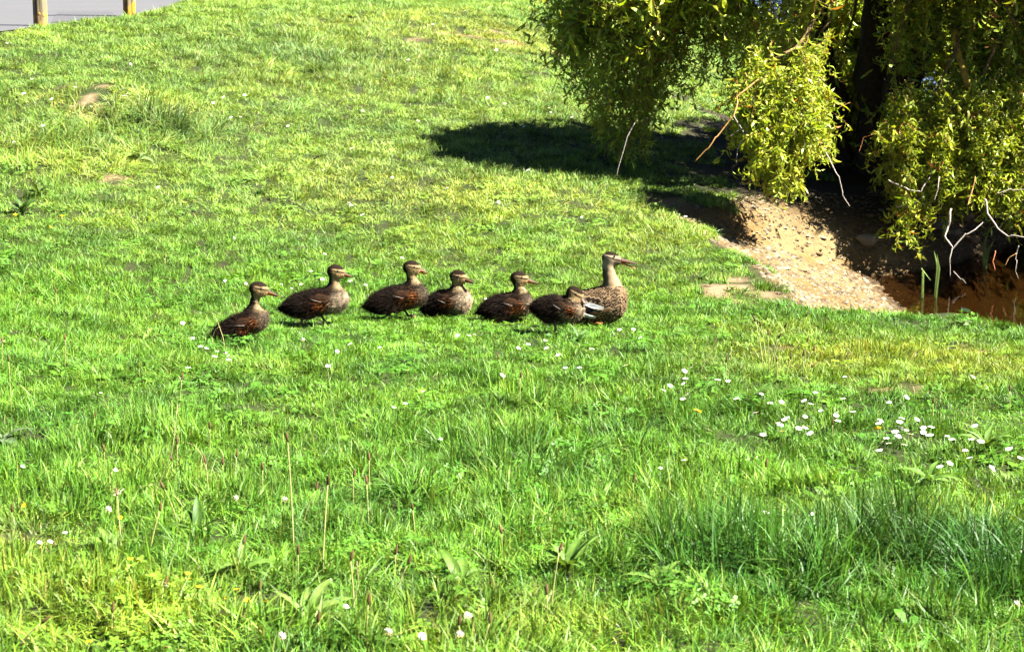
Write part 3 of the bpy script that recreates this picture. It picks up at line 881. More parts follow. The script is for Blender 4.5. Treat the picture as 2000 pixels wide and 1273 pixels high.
# ---------------------------------------------------------------- the mother
def mother():
    ox, oy = 1160, 645
    oy = 637
    q, S = side_frame(ox, oy, None, 0)
    root = empty('mallard_duck', q, math.radians(-4))
    tag(root, 'brown speckled mother duck leading the line, neck upright and bill open', 'duck')
    px = 1 / S
    def L2(x, y, w=0): return np.array([(x - ox) * px, w * px, (oy - y) * px])
    def E(cx, cy, a, b, c, tilt): return s_ell(g, L2(cx, cy), (a * px, b * px, c * px), math.radians(tilt))
    h = .0034
    lo = L2(1060, 655) - np.array([0, .13, 0]); hi = L2(1232, 480) + np.array([0, .13, 0])
    n = np.ceil((hi - lo) / h).astype(int)
    g = np.stack(np.meshgrid(*[lo[i] + h * np.arange(n[i]) for i in range(3)], indexing='ij'), -1)
    d = E(1150, 599, 66, 33, 33, 14)
    d = smin(d, E(1187, 592, 38, 32, 36, 40), .03)
    d = smin(d, E(1165, 610, 40, 28, 27, 30), .03)
    d = smin(d, s_cone(g, L2(1112, 604), L2(1074, 602), 23 * px, 4 * px, 1.2), .03)
    N = [L2(1200, 574), L2(1194, 553), L2(1188.5, 534), L2(1187.5, 518), L2(1190, 504)]
    R = [24, 15, 11, 10, 10.5]
    for i in range(4): d = smin(d, s_cone(g, N[i], N[i + 1], R[i] * px, R[i + 1] * px), .02)
    H = L2(1192, 504); hang = math.radians(-14)
    d = smin(d, s_ell(g, H, (18 * px, 12 * px, 14 * px), hang), .012)
    d = smin(d, s_ell(g, L2(1204, 507), (11 * px, 8 * px, 8.5 * px), hang), .012)
    V, F = surface_nets(d, lo, h); nr = normals(V, F)
    X = V[:, 0] / px + ox; Y = oy - V[:, 2] / px            # side-view coordinates for the plumage pattern
    j1 = noise(X, Y + V[:, 1] * 300, 3.0, 5) - .5; j2 = noise(X, Y + V[:, 1] * 300, 7.0, 8) - .5
    tan_ = np.array([.12, .078, .042]); dk = np.array([.009, .0055, .003]); bf = np.array([.21, .148, .085])
    c = np.tile(tan_, (len(V), 1)) * (1 + .5 * j2[:, None])
    c = lerp(c, dk, sm(.05, .25, j1) * .8)
    c = lerp(c, np.array([.20, .14, .08]) * (1 + .6 * j1[:, None]), sm(608, 628, Y))
    neck = sm(566, 550, Y + j2 * 14)
    c = lerp(c, bf * (1 + .25 * j1[:, None]), neck)
    c = lerp(c, np.array([.045, .03, .018]), neck * sm(1189, 1180, X + j2 * 4) * .85)
    f = np.array([math.cos(hang), 0, math.sin(hang)]); fu = np.array([-f[2], 0, f[0]]); rh = 15 * px
    hx = ((V - H) @ f) / rh; hz = ((V - H) @ fu) / rh
    ish = sm(1.6, 1.3, np.sqrt(hx ** 2 + hz ** 2)) * (Y < 525)
    hc = np.tile(np.array([.25, .19, .12]), (len(V), 1)) * (1 + .25 * j1[:, None])
    hc = lerp(hc, np.array([.009, .006, .0035]), sm(.50, .60, hz - .12 * hx))
    hc = lerp(hc, np.array([.03, .02, .012]), sm(-.7, -1.0, hx) * .8)
    hc = lerp(hc, np.array([.007, .0045, .003]), np.exp(-((hz - .20 + .06 * hx) / .13) ** 2) * sm(-.9, -.6, hx))
    hc = lerp(hc, np.array([.20, .135, .075]), np.exp(-(((hx + .2) / .5) ** 2 + ((hz + .12) / .09) ** 2)) * .6)
    hc = hc * (1 - .42 * sm(.45, .8, hx))[:, None]
    c = lerp(c, hc, ish)
    me = mesh('body', V, F, True); vcol(me, np.clip(c, 0, 1)); obj('body', me, M['feather'], root)
    # contour feathers: dark centres, buff rims
    r = np.random.default_rng(44); mb = MB()
    cand = np.flatnonzero((Y > 556) & (Y < 636) & (X > 1084))
    pick = r.permutation(cand); got = []
    for k in pick:
        size = 5.0 + 4.2 * float(sm(1215, 1130, X[k])) - 1.2 * float(sm(580, 556, Y[k]))
        p = V[k]
        if any(abs(p[0] - o[0]) < size * px * .62 and np.linalg.norm(p - o) < size * px * .66 for o, _ in got): continue
        got.append((p, size))
        if len(got) > 620: break
    got.sort(key=lambda t: t[0][0])
    for i, (p, size) in enumerate(got):
        k = int(np.argmin(((V - p) ** 2).sum(1))); nn = nr[k]
        bk = np.array([-1, 0, -.32]) + r.normal(0, .10, 3)
        if Y[k] > 600: bk = np.array([-1, 0, -.12]) + r.normal(0, .1, 3)
        bk = bk - nn * (bk @ nn); bk /= np.linalg.norm(bk)
        bk = bk + nn * .20; bk /= np.linalg.norm(bk)
        sd = np.cross(bk, nn); sd /= np.linalg.norm(sd)
        l = size * px * r.uniform(.95, 1.2); w = l * r.uniform(.36, .46)
        o = p + nn * .0008
        ring = [(0, .25), (.3, .85), (.62, 1.0), (.88, .68), (1.0, .0), (.88, -.68), (.62, -1.0), (.3, -.85), (0, -.25)]
        outer = [o + bk * l * a + sd * w * b for a, b in ring]
        inner = [o + bk * l * (.12 + .58 * a) + sd * w * b * .56 + nn * l * .10 for a, b in ring]
        nR = len(ring)
        rim = bf * r.uniform(.7, 1.2) * (np.array([1.0, .95, .9])); ce = dk * r.uniform(.6, 1.5)
        if Y[k] > 612: rim = rim * .62 + GREY * .3; ce = ce * 1.6
        if X[k] > 1213: ce = ce * .5 + rim * .5
        Fq = [(a, (a + 1) % nR, nR + (a + 1) % nR, nR + a) for a in range(nR)] + [tuple(range(nR, 2 * nR))]
        mb.add(outer + inner, Fq, np.array([rim] * nR + [ce] * nR))
    tag(obj('plumage', mb.mesh('plumage', False), M['feather'], root), kind='stuff')
    # folded wings: coverts, white-edged dark speculum, flight feathers
    for sgn in (-1, 1):
        def on(x, y, lift):
            p = L2(x, y); dd = (V[:, 0] - p[0]) ** 2 + (V[:, 2] - p[2]) ** 2
            near = np.argsort(dd)[:30]
            return np.array([p[0], sgn * (np.max(V[near, 1] * sgn) + lift * px), p[2]])
        w = empty('wing'); w.parent = root
        def feather(name, pts, colour, lift, rim=None):
            Pp = [on(x, y, lift) for x, y in pts]; cen = np.mean(Pp, 0) + np.array([0, sgn * 1.2 * px, 0])
            inn = [cen * .4 + p * .6 + np.array([0, sgn * .6 * px, 0]) for p in Pp]; nP = len(Pp)
            Fq = [(k, (k + 1) % nP, nP + (k + 1) % nP, nP + k) for k in range(nP)] + [(nP + k, nP + (k + 1) % nP, 2 * nP) for k in range(nP)]
            b = MB(); b.add(Pp + inn + [cen], Fq, np.array([rim if rim is not None else colour] * nP + [colour] * nP + [colour]))
            return obj(name, b.mesh(name), M['feather'], w)
        W = np.array([.42, .41, .39]); K = np.array([.006, .006, .008]); BRN = np.array([.06, .038, .021])
        feather('wing_coverts', [(1098, 578), (1120, 573), (1142, 570), (1166, 570), (1178, 580), (1176, 590), (1150, 583), (1120, 583)], BRN, 3.0, BRN * 1.6)
        for k in range(3):
            feather('covert', [(1140 + 9 * k, 576 + k), (1152 + 9 * k, 572 + k), (1160 + 9 * k, 580 + k), (1150 + 9 * k, 586 + k)], dk, 3.6, bf)
        feather('speculum', [(1122, 588), (1150, 590), (1162, 598), (1152, 606), (1140, 608), (1120, 602)], K, 3.2)
        feather('white_wing_bar', [(1118, 580), (1138, 580), (1160, 586), (1181, 592), (1178, 598), (1160, 596), (1140, 588), (1118, 587)], W, 4.4)
        feather('white_wing_bar', [(1118, 600), (1138, 603), (1155, 609), (1166, 611), (1164, 615), (1150, 614), (1134, 609), (1117, 605)], W, 4.2)
        for k in range(4):
            feather('flight_feather', [(1132 - 4 * k, 590 + 3 * k), (1100 - 4 * k, 591 + 3 * k), (1080 - 4 * k, 596 + 3 * k), (1100 - 4 * k, 597 + 3 * k), (1130 - 4 * k, 596 + 3 * k)], BRN * (.8 + .15 * k), 4.4 - .5 * k, bf * .8)
        for k in range(3):
            feather('flank_feather', [(1150 + 12 * k, 604 - 3 * k), (1166 + 12 * k, 598 - 3 * k), (1182 + 9 * k, 602 - 3 * k), (1170 + 10 * k, 612 - 3 * k), (1156 + 10 * k, 612 - 3 * k)], np.array([.08, .046, .022]), 2.8, bf)
    # tail
    mb = MB()
    for k in range(-3, 4):
        a = L2(1092, 600); b_ = L2(1064 + abs(k) * 2, 603 + abs(k), k * 5)
        sd = np.array([0, 4 * px, 0])
        mb.add([a - sd + (0, k * 2 * px, 0), a + sd + (0, k * 2 * px, 0), b_ + sd * .9, b_ + np.array([-3 * px, 0, 0]), b_ - sd * .9], [(0, 1, 2, 3, 4)], np.array([BROWN * 3, BROWN * 3, bf, bf, bf]))
    obj('tail', mb.mesh('tail', False), M['feather'], root)
    # open bill
    up_ = np.array([.022, .020, .022]); og = np.array([.26, .10, .03])
    b0 = L2(1208, 507)
    mandible('upper_bill', root, b0 + fu * 1 * px, L2(1242, 512.5), 6.0 * px, 5.6 * px, 6.0 * px, 5 * px, up_, og)
    mandible('lower_bill', root, b0 - fu * 2.6 * px, L2(1240, 522.5), 5.2 * px, 4.6 * px, 2.4 * px, 2.4 * px, og * 1.1, og * 1.2)
    for sgn in (-1, 1): eyeball(root, L2(1199, 497.5, sgn * 10.2), 1.9 * px, sgn)
    oc = np.array([.34, .10, .03])
    leg(root, L2(1149, 616, -24), L2(1158, 627, -28), L2(1178, 625, -30), .0075, oc)
    leg(root, L2(1158, 622, 12), L2(1164, 634, 12), L2(1182, 636, 12), .0065, oc)
mother()
# ---------------------------------------------------------------- wooden posts by the road
m, nt, out = new_mat('weathered_post')
mp = nt.nodes.new('ShaderNodeMapping'); mp.inputs['Scale'].default_value = (30, 30, 2.2)
tc = nt.nodes.new('ShaderNodeTexCoord'); nz_ = nt.nodes.new('ShaderNodeTexNoise'); nz_.inputs['Scale'].default_value = 1; nz_.inputs['Detail'].default_value = 6
nt.links.new(tc.outputs['Object'], mp.inputs[0]); nt.links.new(mp.outputs[0], nz_.inputs['Vector'])
c0 = mix(nt, attr(nt, 'Col'), ramp(nt, nz_.outputs['Fac'], [(.3, (.55, .5, .45)), (.7, (1.3, 1.3, 1.25))]), 1.0, 'MULTIPLY')
principled(nt, out, c0, .85, .15, bump(nt, nz_.outputs['Fac'], .8, .01))
M['post'] = m
def post(px, py, dia, seed, yellow, label):
    q = hit(px, py)[0]
    root = empty('wooden_post', q)
    tag(root, label, 'post', 'wooden posts along the road edge')
    r = np.random.default_rng(seed); n = 28; zs = np.concatenate([np.linspace(-.2, .95, 40), [.985, 1.0]])
    V = []; cc = []
    ang_c = -1.5 if seed == 1 else -1.0
    for i, z in enumerate(zs):
        for k in range(n):
            a = 2 * math.pi * k / n
            da = abs((a - ang_c - .12 * math.sin(z * 9) + math.pi) % (2 * math.pi) - math.pi)
            rad = dia / 2 * (1 + .03 * math.sin(3 * a + seed) + .015 * math.sin(7 * a + 5 * z)) - (.010 * math.exp(-(da / .09) ** 2) if -.1 < z < .8 else 0)
            if i == len(zs) - 2: rad *= .96
            if i == len(zs) - 1: rad *= .82
            V.append((rad * math.cos(a), rad * math.sin(a), z))
            g = np.array([.125, .11, .075]) * (1 + .25 * math.sin(5 * a + seed))
            ly = float(noise(a * 1.3 + 9, z * 5, .45, seed)); lo_ = math.exp(-max(z - .02, 0) / .07)
            g = g + (np.array([.30, .17, .045]) - g) * min(1, lo_ * 1.1 * float(noise(a * 3, z * 30, 1, seed + 4)) * 1.4)
            g = g + (np.array([.40, .23, .012]) - g) * float(sm(.62 - yellow, .75 - yellow, ly)) * .9
            if da < .1 and z < .8: g = g * .3
            cc.append(g)
    F = [(i * n + k, i * n + (k + 1) % n, (i + 1) * n + (k + 1) % n, (i + 1) * n + k) for i in range(len(zs) - 1) for k in range(n)]
    F.append(tuple(range((len(zs) - 1) * n, len(zs) * n)))
    b = MB(); b.add(V, F, np.array(cc)); obj('shaft', b.mesh('shaft'), M['post'], root)
    # crusts of lichen standing proud of the wood
    for k in range(10 if yellow > .1 else 4):
        a = r.uniform(-2.6, -.4); z = r.uniform(.02, .9) if yellow > .1 else r.uniform(0, .12); s = r.uniform(.012, .03)
        pts = [(0, 0)] + [(s * r.uniform(.6, 1.1) * math.cos(t), s * r.uniform(.6, 1.3) * math.sin(t)) for t in np.linspace(0, 6.28, 9)[:-1]]
        Vl = []
        for i, (u_, w_) in enumerate(pts):
            aa = a + u_ / (dia / 2); rad = dia / 2 * 1.035 + (.003 if i == 0 else -.001)
            Vl.append((rad * math.cos(aa), rad * math.sin(aa), z + w_))
        b = MB(); b.add(Vl, [(0, 1 + i, 1 + (i + 1) % 8) for i in range(8)], np.array([.42, .25, .015]) if yellow > .1 else np.array([.34, .19, .05]))
        obj('lichen', b.mesh('lichen'), M['post'], root)
    return root
post(79, 53, .122, 1, .0, 'grey weathered wooden post with a long crack, beside the road')
post(253, 34, .116, 2, .14, 'wooden post crusted with bright yellow lichen, beside the road')

# ---------------------------------------------------------------- stones
def rock_mesh(seed, rough=.25):
    r = np.random.default_rng(seed); nu, nv = 7, 5; V = [(0, 0, 1)]
    for i in range(1, nv):
        for j in range(nu):
            a, b = math.pi * i / nv, 2 * math.pi * (j + .5 * (i % 2)) / nu
            V.append((math.sin(a) * math.cos(b), math.sin(a) * math.sin(b), math.cos(a)))
    V.append((0, 0, -1)); V = np.array(V) * r.uniform(1 - rough, 1 + rough, (len(V), 1)) * np.array([1, .8, .55])
    F = [(0, 1 + j, 1 + (j + 1) % nu) for j in range(nu)]
    for i in range(nv - 2):
        for j in range(nu):
            F.append((1 + i * nu + j, 1 + (i + 1) * nu + j, 1 + (i + 1) * nu + (j + 1) % nu, 1 + i * nu + (j + 1) % nu))
    e = 1 + (nv - 2) * nu
    F += [(e + j, len(V) - 1, e + (j + 1) % nu) for j in range(nu)]
    return V, F
ROCKS = [rock_mesh(300 + i) for i in range(8)]
ROCKM = {}
SCOL = [np.array([.140, .100, .046]), np.array([.095, .062, .026]), np.array([.170, .140, .090]), np.array([.060, .042, .022]), np.array([.115, .095, .066])]
def rock_data(i, c):
    k = (i, c)
    if k not in ROCKM:
        b = MB(); b.add(*ROCKS[i], SCOL[c]); ROCKM[k] = b.mesh('stone', True); ROCKM[k].materials.append(M['stone'])
    return ROCKM[k]
r = np.random.default_rng(21)
# the fine shingle of the beach and pond bed, far too many to count
n = 90000
x = r.uniform(.9, 5.0, n); y = r.uniform(10.5, 17, n); d = pond_d(x, y); z = ground_z(x, y)
k = (d > .02) & (z > -1.15) & (fbm(x, y, .22, 71) + r.normal(0, .16, n) > .34) & (r.uniform(size=n) < np.where(z > WATER - .05, 1, .35)) & (np.abs(x) < .26 * y + .5)
x, y, z = x[k][:15000], y[k][:15000], z[k][:15000]
b = MB()
sz = .0045 + .016 * r.uniform(size=len(x)) ** 2.6
low = np.array([(1, 0, 0), (.2, .8, .1), (-.9, .2, 0), (-.2, -.8, .1), (.1, .1, .6)])
VV = []; CC = []; FF = []
for i in range(len(x)):
    a = r.uniform(0, 6.28); ca, sa = math.cos(a), math.sin(a)
    p = low * r.uniform(.75, 1.25, (5, 1)) * sz[i] * 1.15
    VV.append(np.stack([x[i] + p[:, 0] * ca - p[:, 1] * sa, y[i] + p[:, 0] * sa + p[:, 1] * ca, z[i] + p[:, 2]], -1))
    cc = SCOL[r.integers(0, 5)] * r.uniform(.55, 1.35)
    if z[i] < WATER + .02: cc = cc * np.array([.42, .33, .22])
    CC.append(np.tile(cc, (5, 1)))
    o = i * 5; FF += [(o, o + 1, o + 4), (o + 1, o + 2, o + 4), (o + 2, o + 3, o + 4), (o + 3, o, o + 4)]
me = mesh('shingle', np.concatenate(VV), np.array(FF)); vcol(me, np.concatenate(CC))
tag(obj('shingle', me, M['stone']), 'tan shingle covering the small beach and the pond bed', 'gravel', kind='stuff')
def stone(px, py, w, c, label, group=None, flat=1.0, sink=.25, depth=None):
    q = hit(px, py)[0] if depth is None else at_depth(px, py, depth)
    tt = q[1] / ray(px, py)[1]
    s = w / FPX * tt / 2
    o = obj('stone', rock_data(r.integers(0, 8), c), None)
    o.location = (q[0], q[1], q[2] + s * .55 * flat * (1 - 2 * sink) * .6); o.scale = (s, s * r.uniform(.8, 1.1), s * flat); o.rotation_euler = (0, 0, r.uniform(-.5, .5))
    return tag(o, label, 'stone', group)
stone(1537, 568, 40, 2, 'large pale flat stone at the grassy lip of the shingle beach', flat=.5)
stone(1530, 526, 34, 2, 'broad pale stone in the middle of the shingle beach', flat=.45)
stone(1568, 530, 28, 0, 'tan stone beside the broad pale one on the beach', flat=.5)
stone(1690, 472, 46, 2, 'long pale boulder where the beach meets the willow shade', flat=.9)
stone(1712, 468, 24, 4, 'grey boulder end-on beside the long pale boulder in the shade edge', flat=1.1)
for i, (px, py, w) in enumerate([(1405, 442, 14), (1470, 470, 16), (1510, 492, 15), (1600, 500, 18), (1628, 522, 16), (1655, 505, 15), (1590, 560, 14), (1640, 572, 15), (1680, 545, 16), (1710, 560, 14), (1610, 470, 14), (1560, 455, 13),
                                 (1700, 585, 14), (1660, 480, 16), (1735, 520, 18), (1480, 520, 12), (1450, 455, 11), (1575, 485, 13), (1650, 540, 12), (1720, 535, 14), (1550, 500, 12), (1600, 590, 13), (1500, 465, 11), (1740, 545, 13)]):
    stone(px, py, w, int(r.integers(0, 5)), 'fist-sized tan pebble lying loose on the sunny shingle beach', 'loose pebbles on the beach', .7)
for i, (px, py, w, lab) in enumerate([(1822, 440, 62, 'wide grey boulder on the far bank under the hanging willow'), (1858, 458, 44, 'round grey boulder below the wide one on the shaded far bank'), (1880, 425, 60, 'broad boulder high on the shaded bank behind the bare white twig'),
                                      (1720, 412, 16, 'small pale stone alone in the deep willow shade'), (1818, 412, 20, 'upright pale stone between willow leaves on the far bank'), (1895, 470, 40, 'low brown boulder at the water line behind the forked twig'),
                                      (1700, 425, 22, 'flat brown stone in the shade beside the small pale one')]):
    stone(px, py, w, int([4, 4, 3, 2, 2, 1, 1][i]), lab, None, .7)

# ---------------------------------------------------------------- willow tree
TB = np.array([2.72, 16.15]); TZ = float(ground_z(*TB))
willow = empty('willow_tree', (TB[0], TB[1], TZ))
tag(willow, 'corkscrew willow drooping yellow-green curly leaves over the bank and pond', 'tree')
W0 = np.array([TB[0], TB[1], TZ])
r = np.random.default_rng(5)
def bend(a, b, n, wob, sag=0.0, seed=0):
    rr = np.random.default_rng(seed); a = np.asarray(a, float); b = np.asarray(b, float)
    t = np.linspace(0, 1, n)[:, None]; P = a + (b - a) * t
    P[:, 2] += sag * 4 * (t * (1 - t))[:, 0]
    ph = rr.uniform(0, 6.28, 6); L = np.linalg.norm(b - a); fr = L / .45
    for ax in range(3):
        P[:, ax] += wob * np.sin(t[:, 0] * 6.28 * fr * .5 + ph[ax]) * np.minimum(1, t[:, 0] * 5) + wob * .5 * np.sin(t[:, 0] * 6.28 * fr + ph[ax + 3]) * np.minimum(1, t[:, 0] * 5)
    return P
BARK = np.array([.035, .026, .016])
limb_tips = []
def limb(name, P, r0, r1, c=BARK, n=8, parent=willow):
    rad = np.linspace(r0, r1, len(P)); V_, F_ = tube(P, rad, n)
    b = MB(); b.add(V_ - W0, F_, c); return obj(name, b.mesh(name), M['bark'] if r0 > .015 else M['twig'], parent)
stems = [((2.72, 16.15), (2.66, 16.0, 2.3), .13), ((2.9, 16.3), (3.3, 15.9, 2.2), .09), ((2.55, 16.25), (2.0, 16.1, 2.1), .08), ((2.8, 16.05), (2.85, 15.2, 2.0), .075), ((3.05, 16.15), (3.9, 15.6, 1.7), .07)]
tops = []
for i, (bxy, top, rad) in enumerate(stems):
    a = np.array([bxy[0], bxy[1], float(ground_z(*bxy)) - .1]); P = bend(a, top, 22, .03, 0, 50 + i)
    limb('trunk', P, rad * 1.15, rad * .55, n=10); tops.append(P)

def tube_fast(P, rad, n):
    d = np.gradient(P, axis=0); d /= np.linalg.norm(d, axis=1)[:, None] + 1e-9
    ref = np.array([.31, .93, .2]); u = np.cross(d, ref); u /= np.linalg.norm(u, axis=1)[:, None] + 1e-9; w = np.cross(d, u)
    a = np.arange(n) * 2 * math.pi / n
    V_ = P[:, None] + rad[:, None, None] * (np.cos(a)[None, :, None] * u[:, None] + np.sin(a)[None, :, None] * w[:, None])
    i = np.arange(len(P) - 1)[:, None] * n; k = np.arange(n)[None]; k2 = (k + 1) % n
    return V_.reshape(-1, 3), np.stack([i + k, i + k2, i + n + k2, i + n + k], -1).reshape(-1, 4)
class Twigs:
    def __init__(s): s.v = []; s.f = []; s.c = []; s.n = 0
    def add(s, V_, F_, c): s.v.append(V_); s.f.append(F_ + s.n); s.c.append(np.broadcast_to(c, V_.shape)); s.n += len(V_)
leaf_rec = []      # base point, direction, blade normal, length
twig_b = Twigs()
YB = np.array([.20, .115, .028]); GB = np.array([.10, .085, .03]); RB = np.array([.16, .06, .02])
def strand(p0, p1, seed, leafy=1.0, rad=.0035, side=3, L=.055, gap=.018, wob=.018, start=.0):
    """a drooping corkscrew twig from p0 to p1 clothed in curled leaves"""
    rr = np.random.default_rng(seed)
    p0 = np.asarray(p0, float); p1 = np.asarray(p1, float)
    L0 = np.linalg.norm(p1 - p0); n = max(4, int(L0 / .035))
    t = np.linspace(0, 1, n); P = p0 + (p1 - p0) * t[:, None]
    hor = p1 - p0; hor[2] = 0
    P -= hor * ((t - t ** .6))[:, None] * .9                       # leaves the limb outwards, then hangs
    ph = rr.uniform(0, 6.28); wl = rr.uniform(.12, .2)
    s = t * L0; e = np.minimum(1, t * 4)
    P[:, 0] += wob * np.cos(s / wl * 6.28 + ph) * e; P[:, 1] += wob * np.sin(s / wl * 6.28 + ph) * e
    P += np.cumsum(rr.normal(0, .004, P.shape), 0)
    c = (YB, GB, RB)[rr.choice(3, p=(.55, .3, .15))] * rr.uniform(.7, 1.2)
    V_, F_ = tube_fast(P, np.linspace(rad, rad * .35, n), 4); twig_b.add(V_, F_, c)
    segs = [P]
    for k in range(side):
        i = rr.integers(max(1, int(n * start)), n - 1); d = rr.normal(0, 1, 3); d[2] = -abs(d[2]) * .6 - .35; d /= np.linalg.norm(d)
        l = rr.uniform(.08, .24); m_ = max(3, int(l / .03)); tt = np.linspace(0, 1, m_)[:, None]
        Q = P[i] + d * l * tt + np.array([0, 0, -.25 * l]) * tt ** 2 + rr.normal(0, .008, (m_, 3)) * tt
        V_, F_ = tube_fast(Q, np.linspace(rad * .5, rad * .2, m_), 3); twig_b.add(V_, F_, c); segs.append(Q)
    for q_, Q in enumerate(segs):
        ln = np.linalg.norm(np.diff(Q, axis=0), axis=1).sum()
        m_ = int(ln / gap * leafy)
        if m_ < 1: continue
        tt = rr.uniform(start if q_ == 0 else 0, 1, m_) * (len(Q) - 1); i = np.minimum(tt.astype(int), len(Q) - 2); fr = (tt - i)[:, None]
        b = Q[i] * (1 - fr) + Q[i + 1] * fr
        ax = Q[i + 1] - Q[i]; ax /= np.linalg.norm(ax, axis=1)[:, None] + 1e-9
        rad_ = rr.normal(0, 1, (m_, 3)); rad_ -= ax * (rad_ * ax).sum(1)[:, None]; rad_ /= np.linalg.norm(rad_, axis=1)[:, None]
        d = ax * rr.uniform(.1, .9, (m_, 1)) + rad_ * rr.uniform(.5, 1, (m_, 1)) + np.array([0, 0, -.25]); d /= np.linalg.norm(d, axis=1)[:, None]
        nn = rr.normal(0, 1, (m_, 3)); nn -= d * (nn * d).sum(1)[:, None]; nn /= np.linalg.norm(nn, axis=1)[:, None]
        leaf_rec.append(np.concatenate([b, d, nn, (L * rr.uniform(.6, 1.3, m_))[:, None]], 1))

def crown_top(x, y):
    """height of the crown's dome"""
    q = ((x - 2.95) / 2.4) ** 2 + ((y - 15.3) / .85) ** 2
    return TZ + .9 + 2.1 * math.sqrt(max(0.03, 1 - q))

def curtain(pxr, tr, rows, count, seed, top=None, **kw):
    """strands whose tips hang at given picture rows, spread in depth; their tops hang from the dome above"""
    rr = np.random.default_rng(seed)
    xs_, ys_ = zip(*rows)
    for k in range(count):
        px = rr.uniform(*pxr); t = rr.uniform(*tr)
        row = np.interp(px, xs_, ys_) - abs(rr.normal(0, 1)) * kw.get('ragged', 55)
        p1 = at_depth(px, row, t)
        p1[2] = max(p1[2], float(ground_fast(p1[0], p1[1])) + .05, WATER + .06)
        inx = p1[0] + (2.85 - p1[0]) * rr.uniform(.05, .3); iny = p1[1] + (15.6 - p1[1]) * rr.uniform(.1, .4)
        zt = min(crown_top(inx, iny), p1[2] + rr.uniform(*kw.get('len', (.9, 1.8))))
        if top is not None:
            tp = at_depth(px + rr.normal(0, 25), top + rr.normal(0, 22), t + rr.uniform(.05, .35)); p0 = tp
        else: p0 = np.array([inx, iny, zt])
        if p0[2] < p1[2] + .15: p0[2] = p1[2] + .2
        strand(p0, p1, seed * 1000 + k, kw.get('leafy', 1.0), kw.get('rad', .0035), kw.get('side', 4), kw.get('L', .055), kw.get('gap', .018), kw.get('wob', .018))

# shaded western side
curtain((1075, 1260), (14.9, 15.8), [(1060, 40), (1100, 165), (1140, 240), (1180, 300), (1215, 330), (1260, 300)], 75, 1, ragged=90, L=.075, leafy=.75)
curtain((1230, 1450), (14.9, 16.0), [(1230, 290), (1290, 240), (1340, 200), (1450, 215)], 62, 2, ragged=65, L=.075, leafy=.7)
curtain((1090, 1440), (14.8, 15.6), [(1090, 60), (1200, 120), (1440, 110)], 70, 3, ragged=50, L=.075, leafy=.9)
curtain((1040, 1130), (15.0, 15.6), [(1040, 25), (1090, 90), (1130, 130)], 22, 32, ragged=25, L=.075, leafy=.7)
curtain((1150, 1420), (14.5, 14.9), [(1150, 50), (1300, 70), (1420, 60)], 40, 31, ragged=30, L=.065)
curtain((1140, 1265), (14.7, 15.4), [(1140, 240), (1180, 310), (1215, 340), (1265, 290)], 30, 33, ragged=35, L=.07, leafy=.9)
# the lit spray in front
curtain((1440, 1606), (13.6, 14.1), [(1432, 250), (1460, 300), (1500, 375), (1535, 392), (1565, 320), (1612, 270)], 64, 4, top=150, ragged=75, leafy=1.35, side=7, L=.078, gap=.015, wob=.03)
curtain((1400, 1580), (14.5, 15.3), [(1400, 90), (1480, 120), (1580, 110)], 70, 5, ragged=40, L=.07)
# back of the crown: a dense shaded wall low down, thinner above where the far water glints through
curtain((1550, 2000), (16.8, 17.4), [(1560, 150), (1640, 145), (2000, 170)], 230, 6, ragged=65, leafy=1.0, L=.10)
curtain((1440, 2150), (16.3, 17.3), [(1440, 300), (1600, 420), (2150, 460)], 330, 61, ragged=75, leafy=1.0, L=.11, gap=.022, len=(.35, .85))
# the lit eastern side over the water
curtain((1722, 2060), (14.4, 15.1), [(1715, 290), (1740, 400), (1765, 465), (1800, 430), (1850, 410), (1900, 395), (1960, 430), (2060, 400)], 135, 7, top=200, ragged=85, leafy=1.4, side=7, L=.078, gap=.015, wob=.03)
curtain((1735, 2120), (14.9, 15.8), [(1730, 150), (1800, 150), (1850, 130), (1900, 260), (2120, 330)], 150, 8, ragged=60, leafy=1.2, L=.078, wob=.025)
curtain((2020, 2560), (15.3, 16.6), [(1950, 330), (2200, 440), (2560, 420)], 190, 9, ragged=70, L=.10, gap=.022)
# crown overhead (above the frame): branchlets all over the dome
rr = np.random.default_rng(99)
for k in range(1000):
    a = rr.uniform(0, 6.28); q = math.sqrt(rr.uniform()) * .97
    x_, y_ = 2.95 + 2.4 * q * math.cos(a), 15.3 + .78 * q * math.sin(a)
    zt = crown_top(x_, y_); p0 = np.array([x_, y_, zt]); p1 = p0 + np.array([rr.normal(0, .2) + .25 * math.cos(a), rr.normal(0, .2) + .2 * math.sin(a), -rr.uniform(.4, .8)])
    strand(p0, p1, 7000 + k, .55, .004, 4, .13, .024, .03)
# arching branches carrying the strands
for i, (px, py, t, st, u) in enumerate([(1520, 130, 14.05, 3, .62), (1600, 60, 14.4, 0, .7), (1830, 175, 14.7, 4, .6), (1930, 140, 14.8, 4, .7), (1760, 90, 14.9, 3, .75), (1180, 40, 15.3, 2, .7), (1260, 20, 15.6, 2, .8), (1380, 30, 15.2, 0, .8), (1990, 60, 14.6, 1, .7), (1640, 95, 15.6, 0, .55)]):
    a = tops[st][int(u * 21)]; e = at_depth(px, py, t)
    P = bend(a, e, 18, .035, .22, 80 + i)
    limb('branch', P, .028, .008, np.array([.11, .07, .03]))
P = bend(at_depth(1866, 60, 15.0), at_depth(1886, 172, 14.8), 12, .01, 0, 5); limb('branch', P, .022, .028, np.array([.30, .19, .03]))
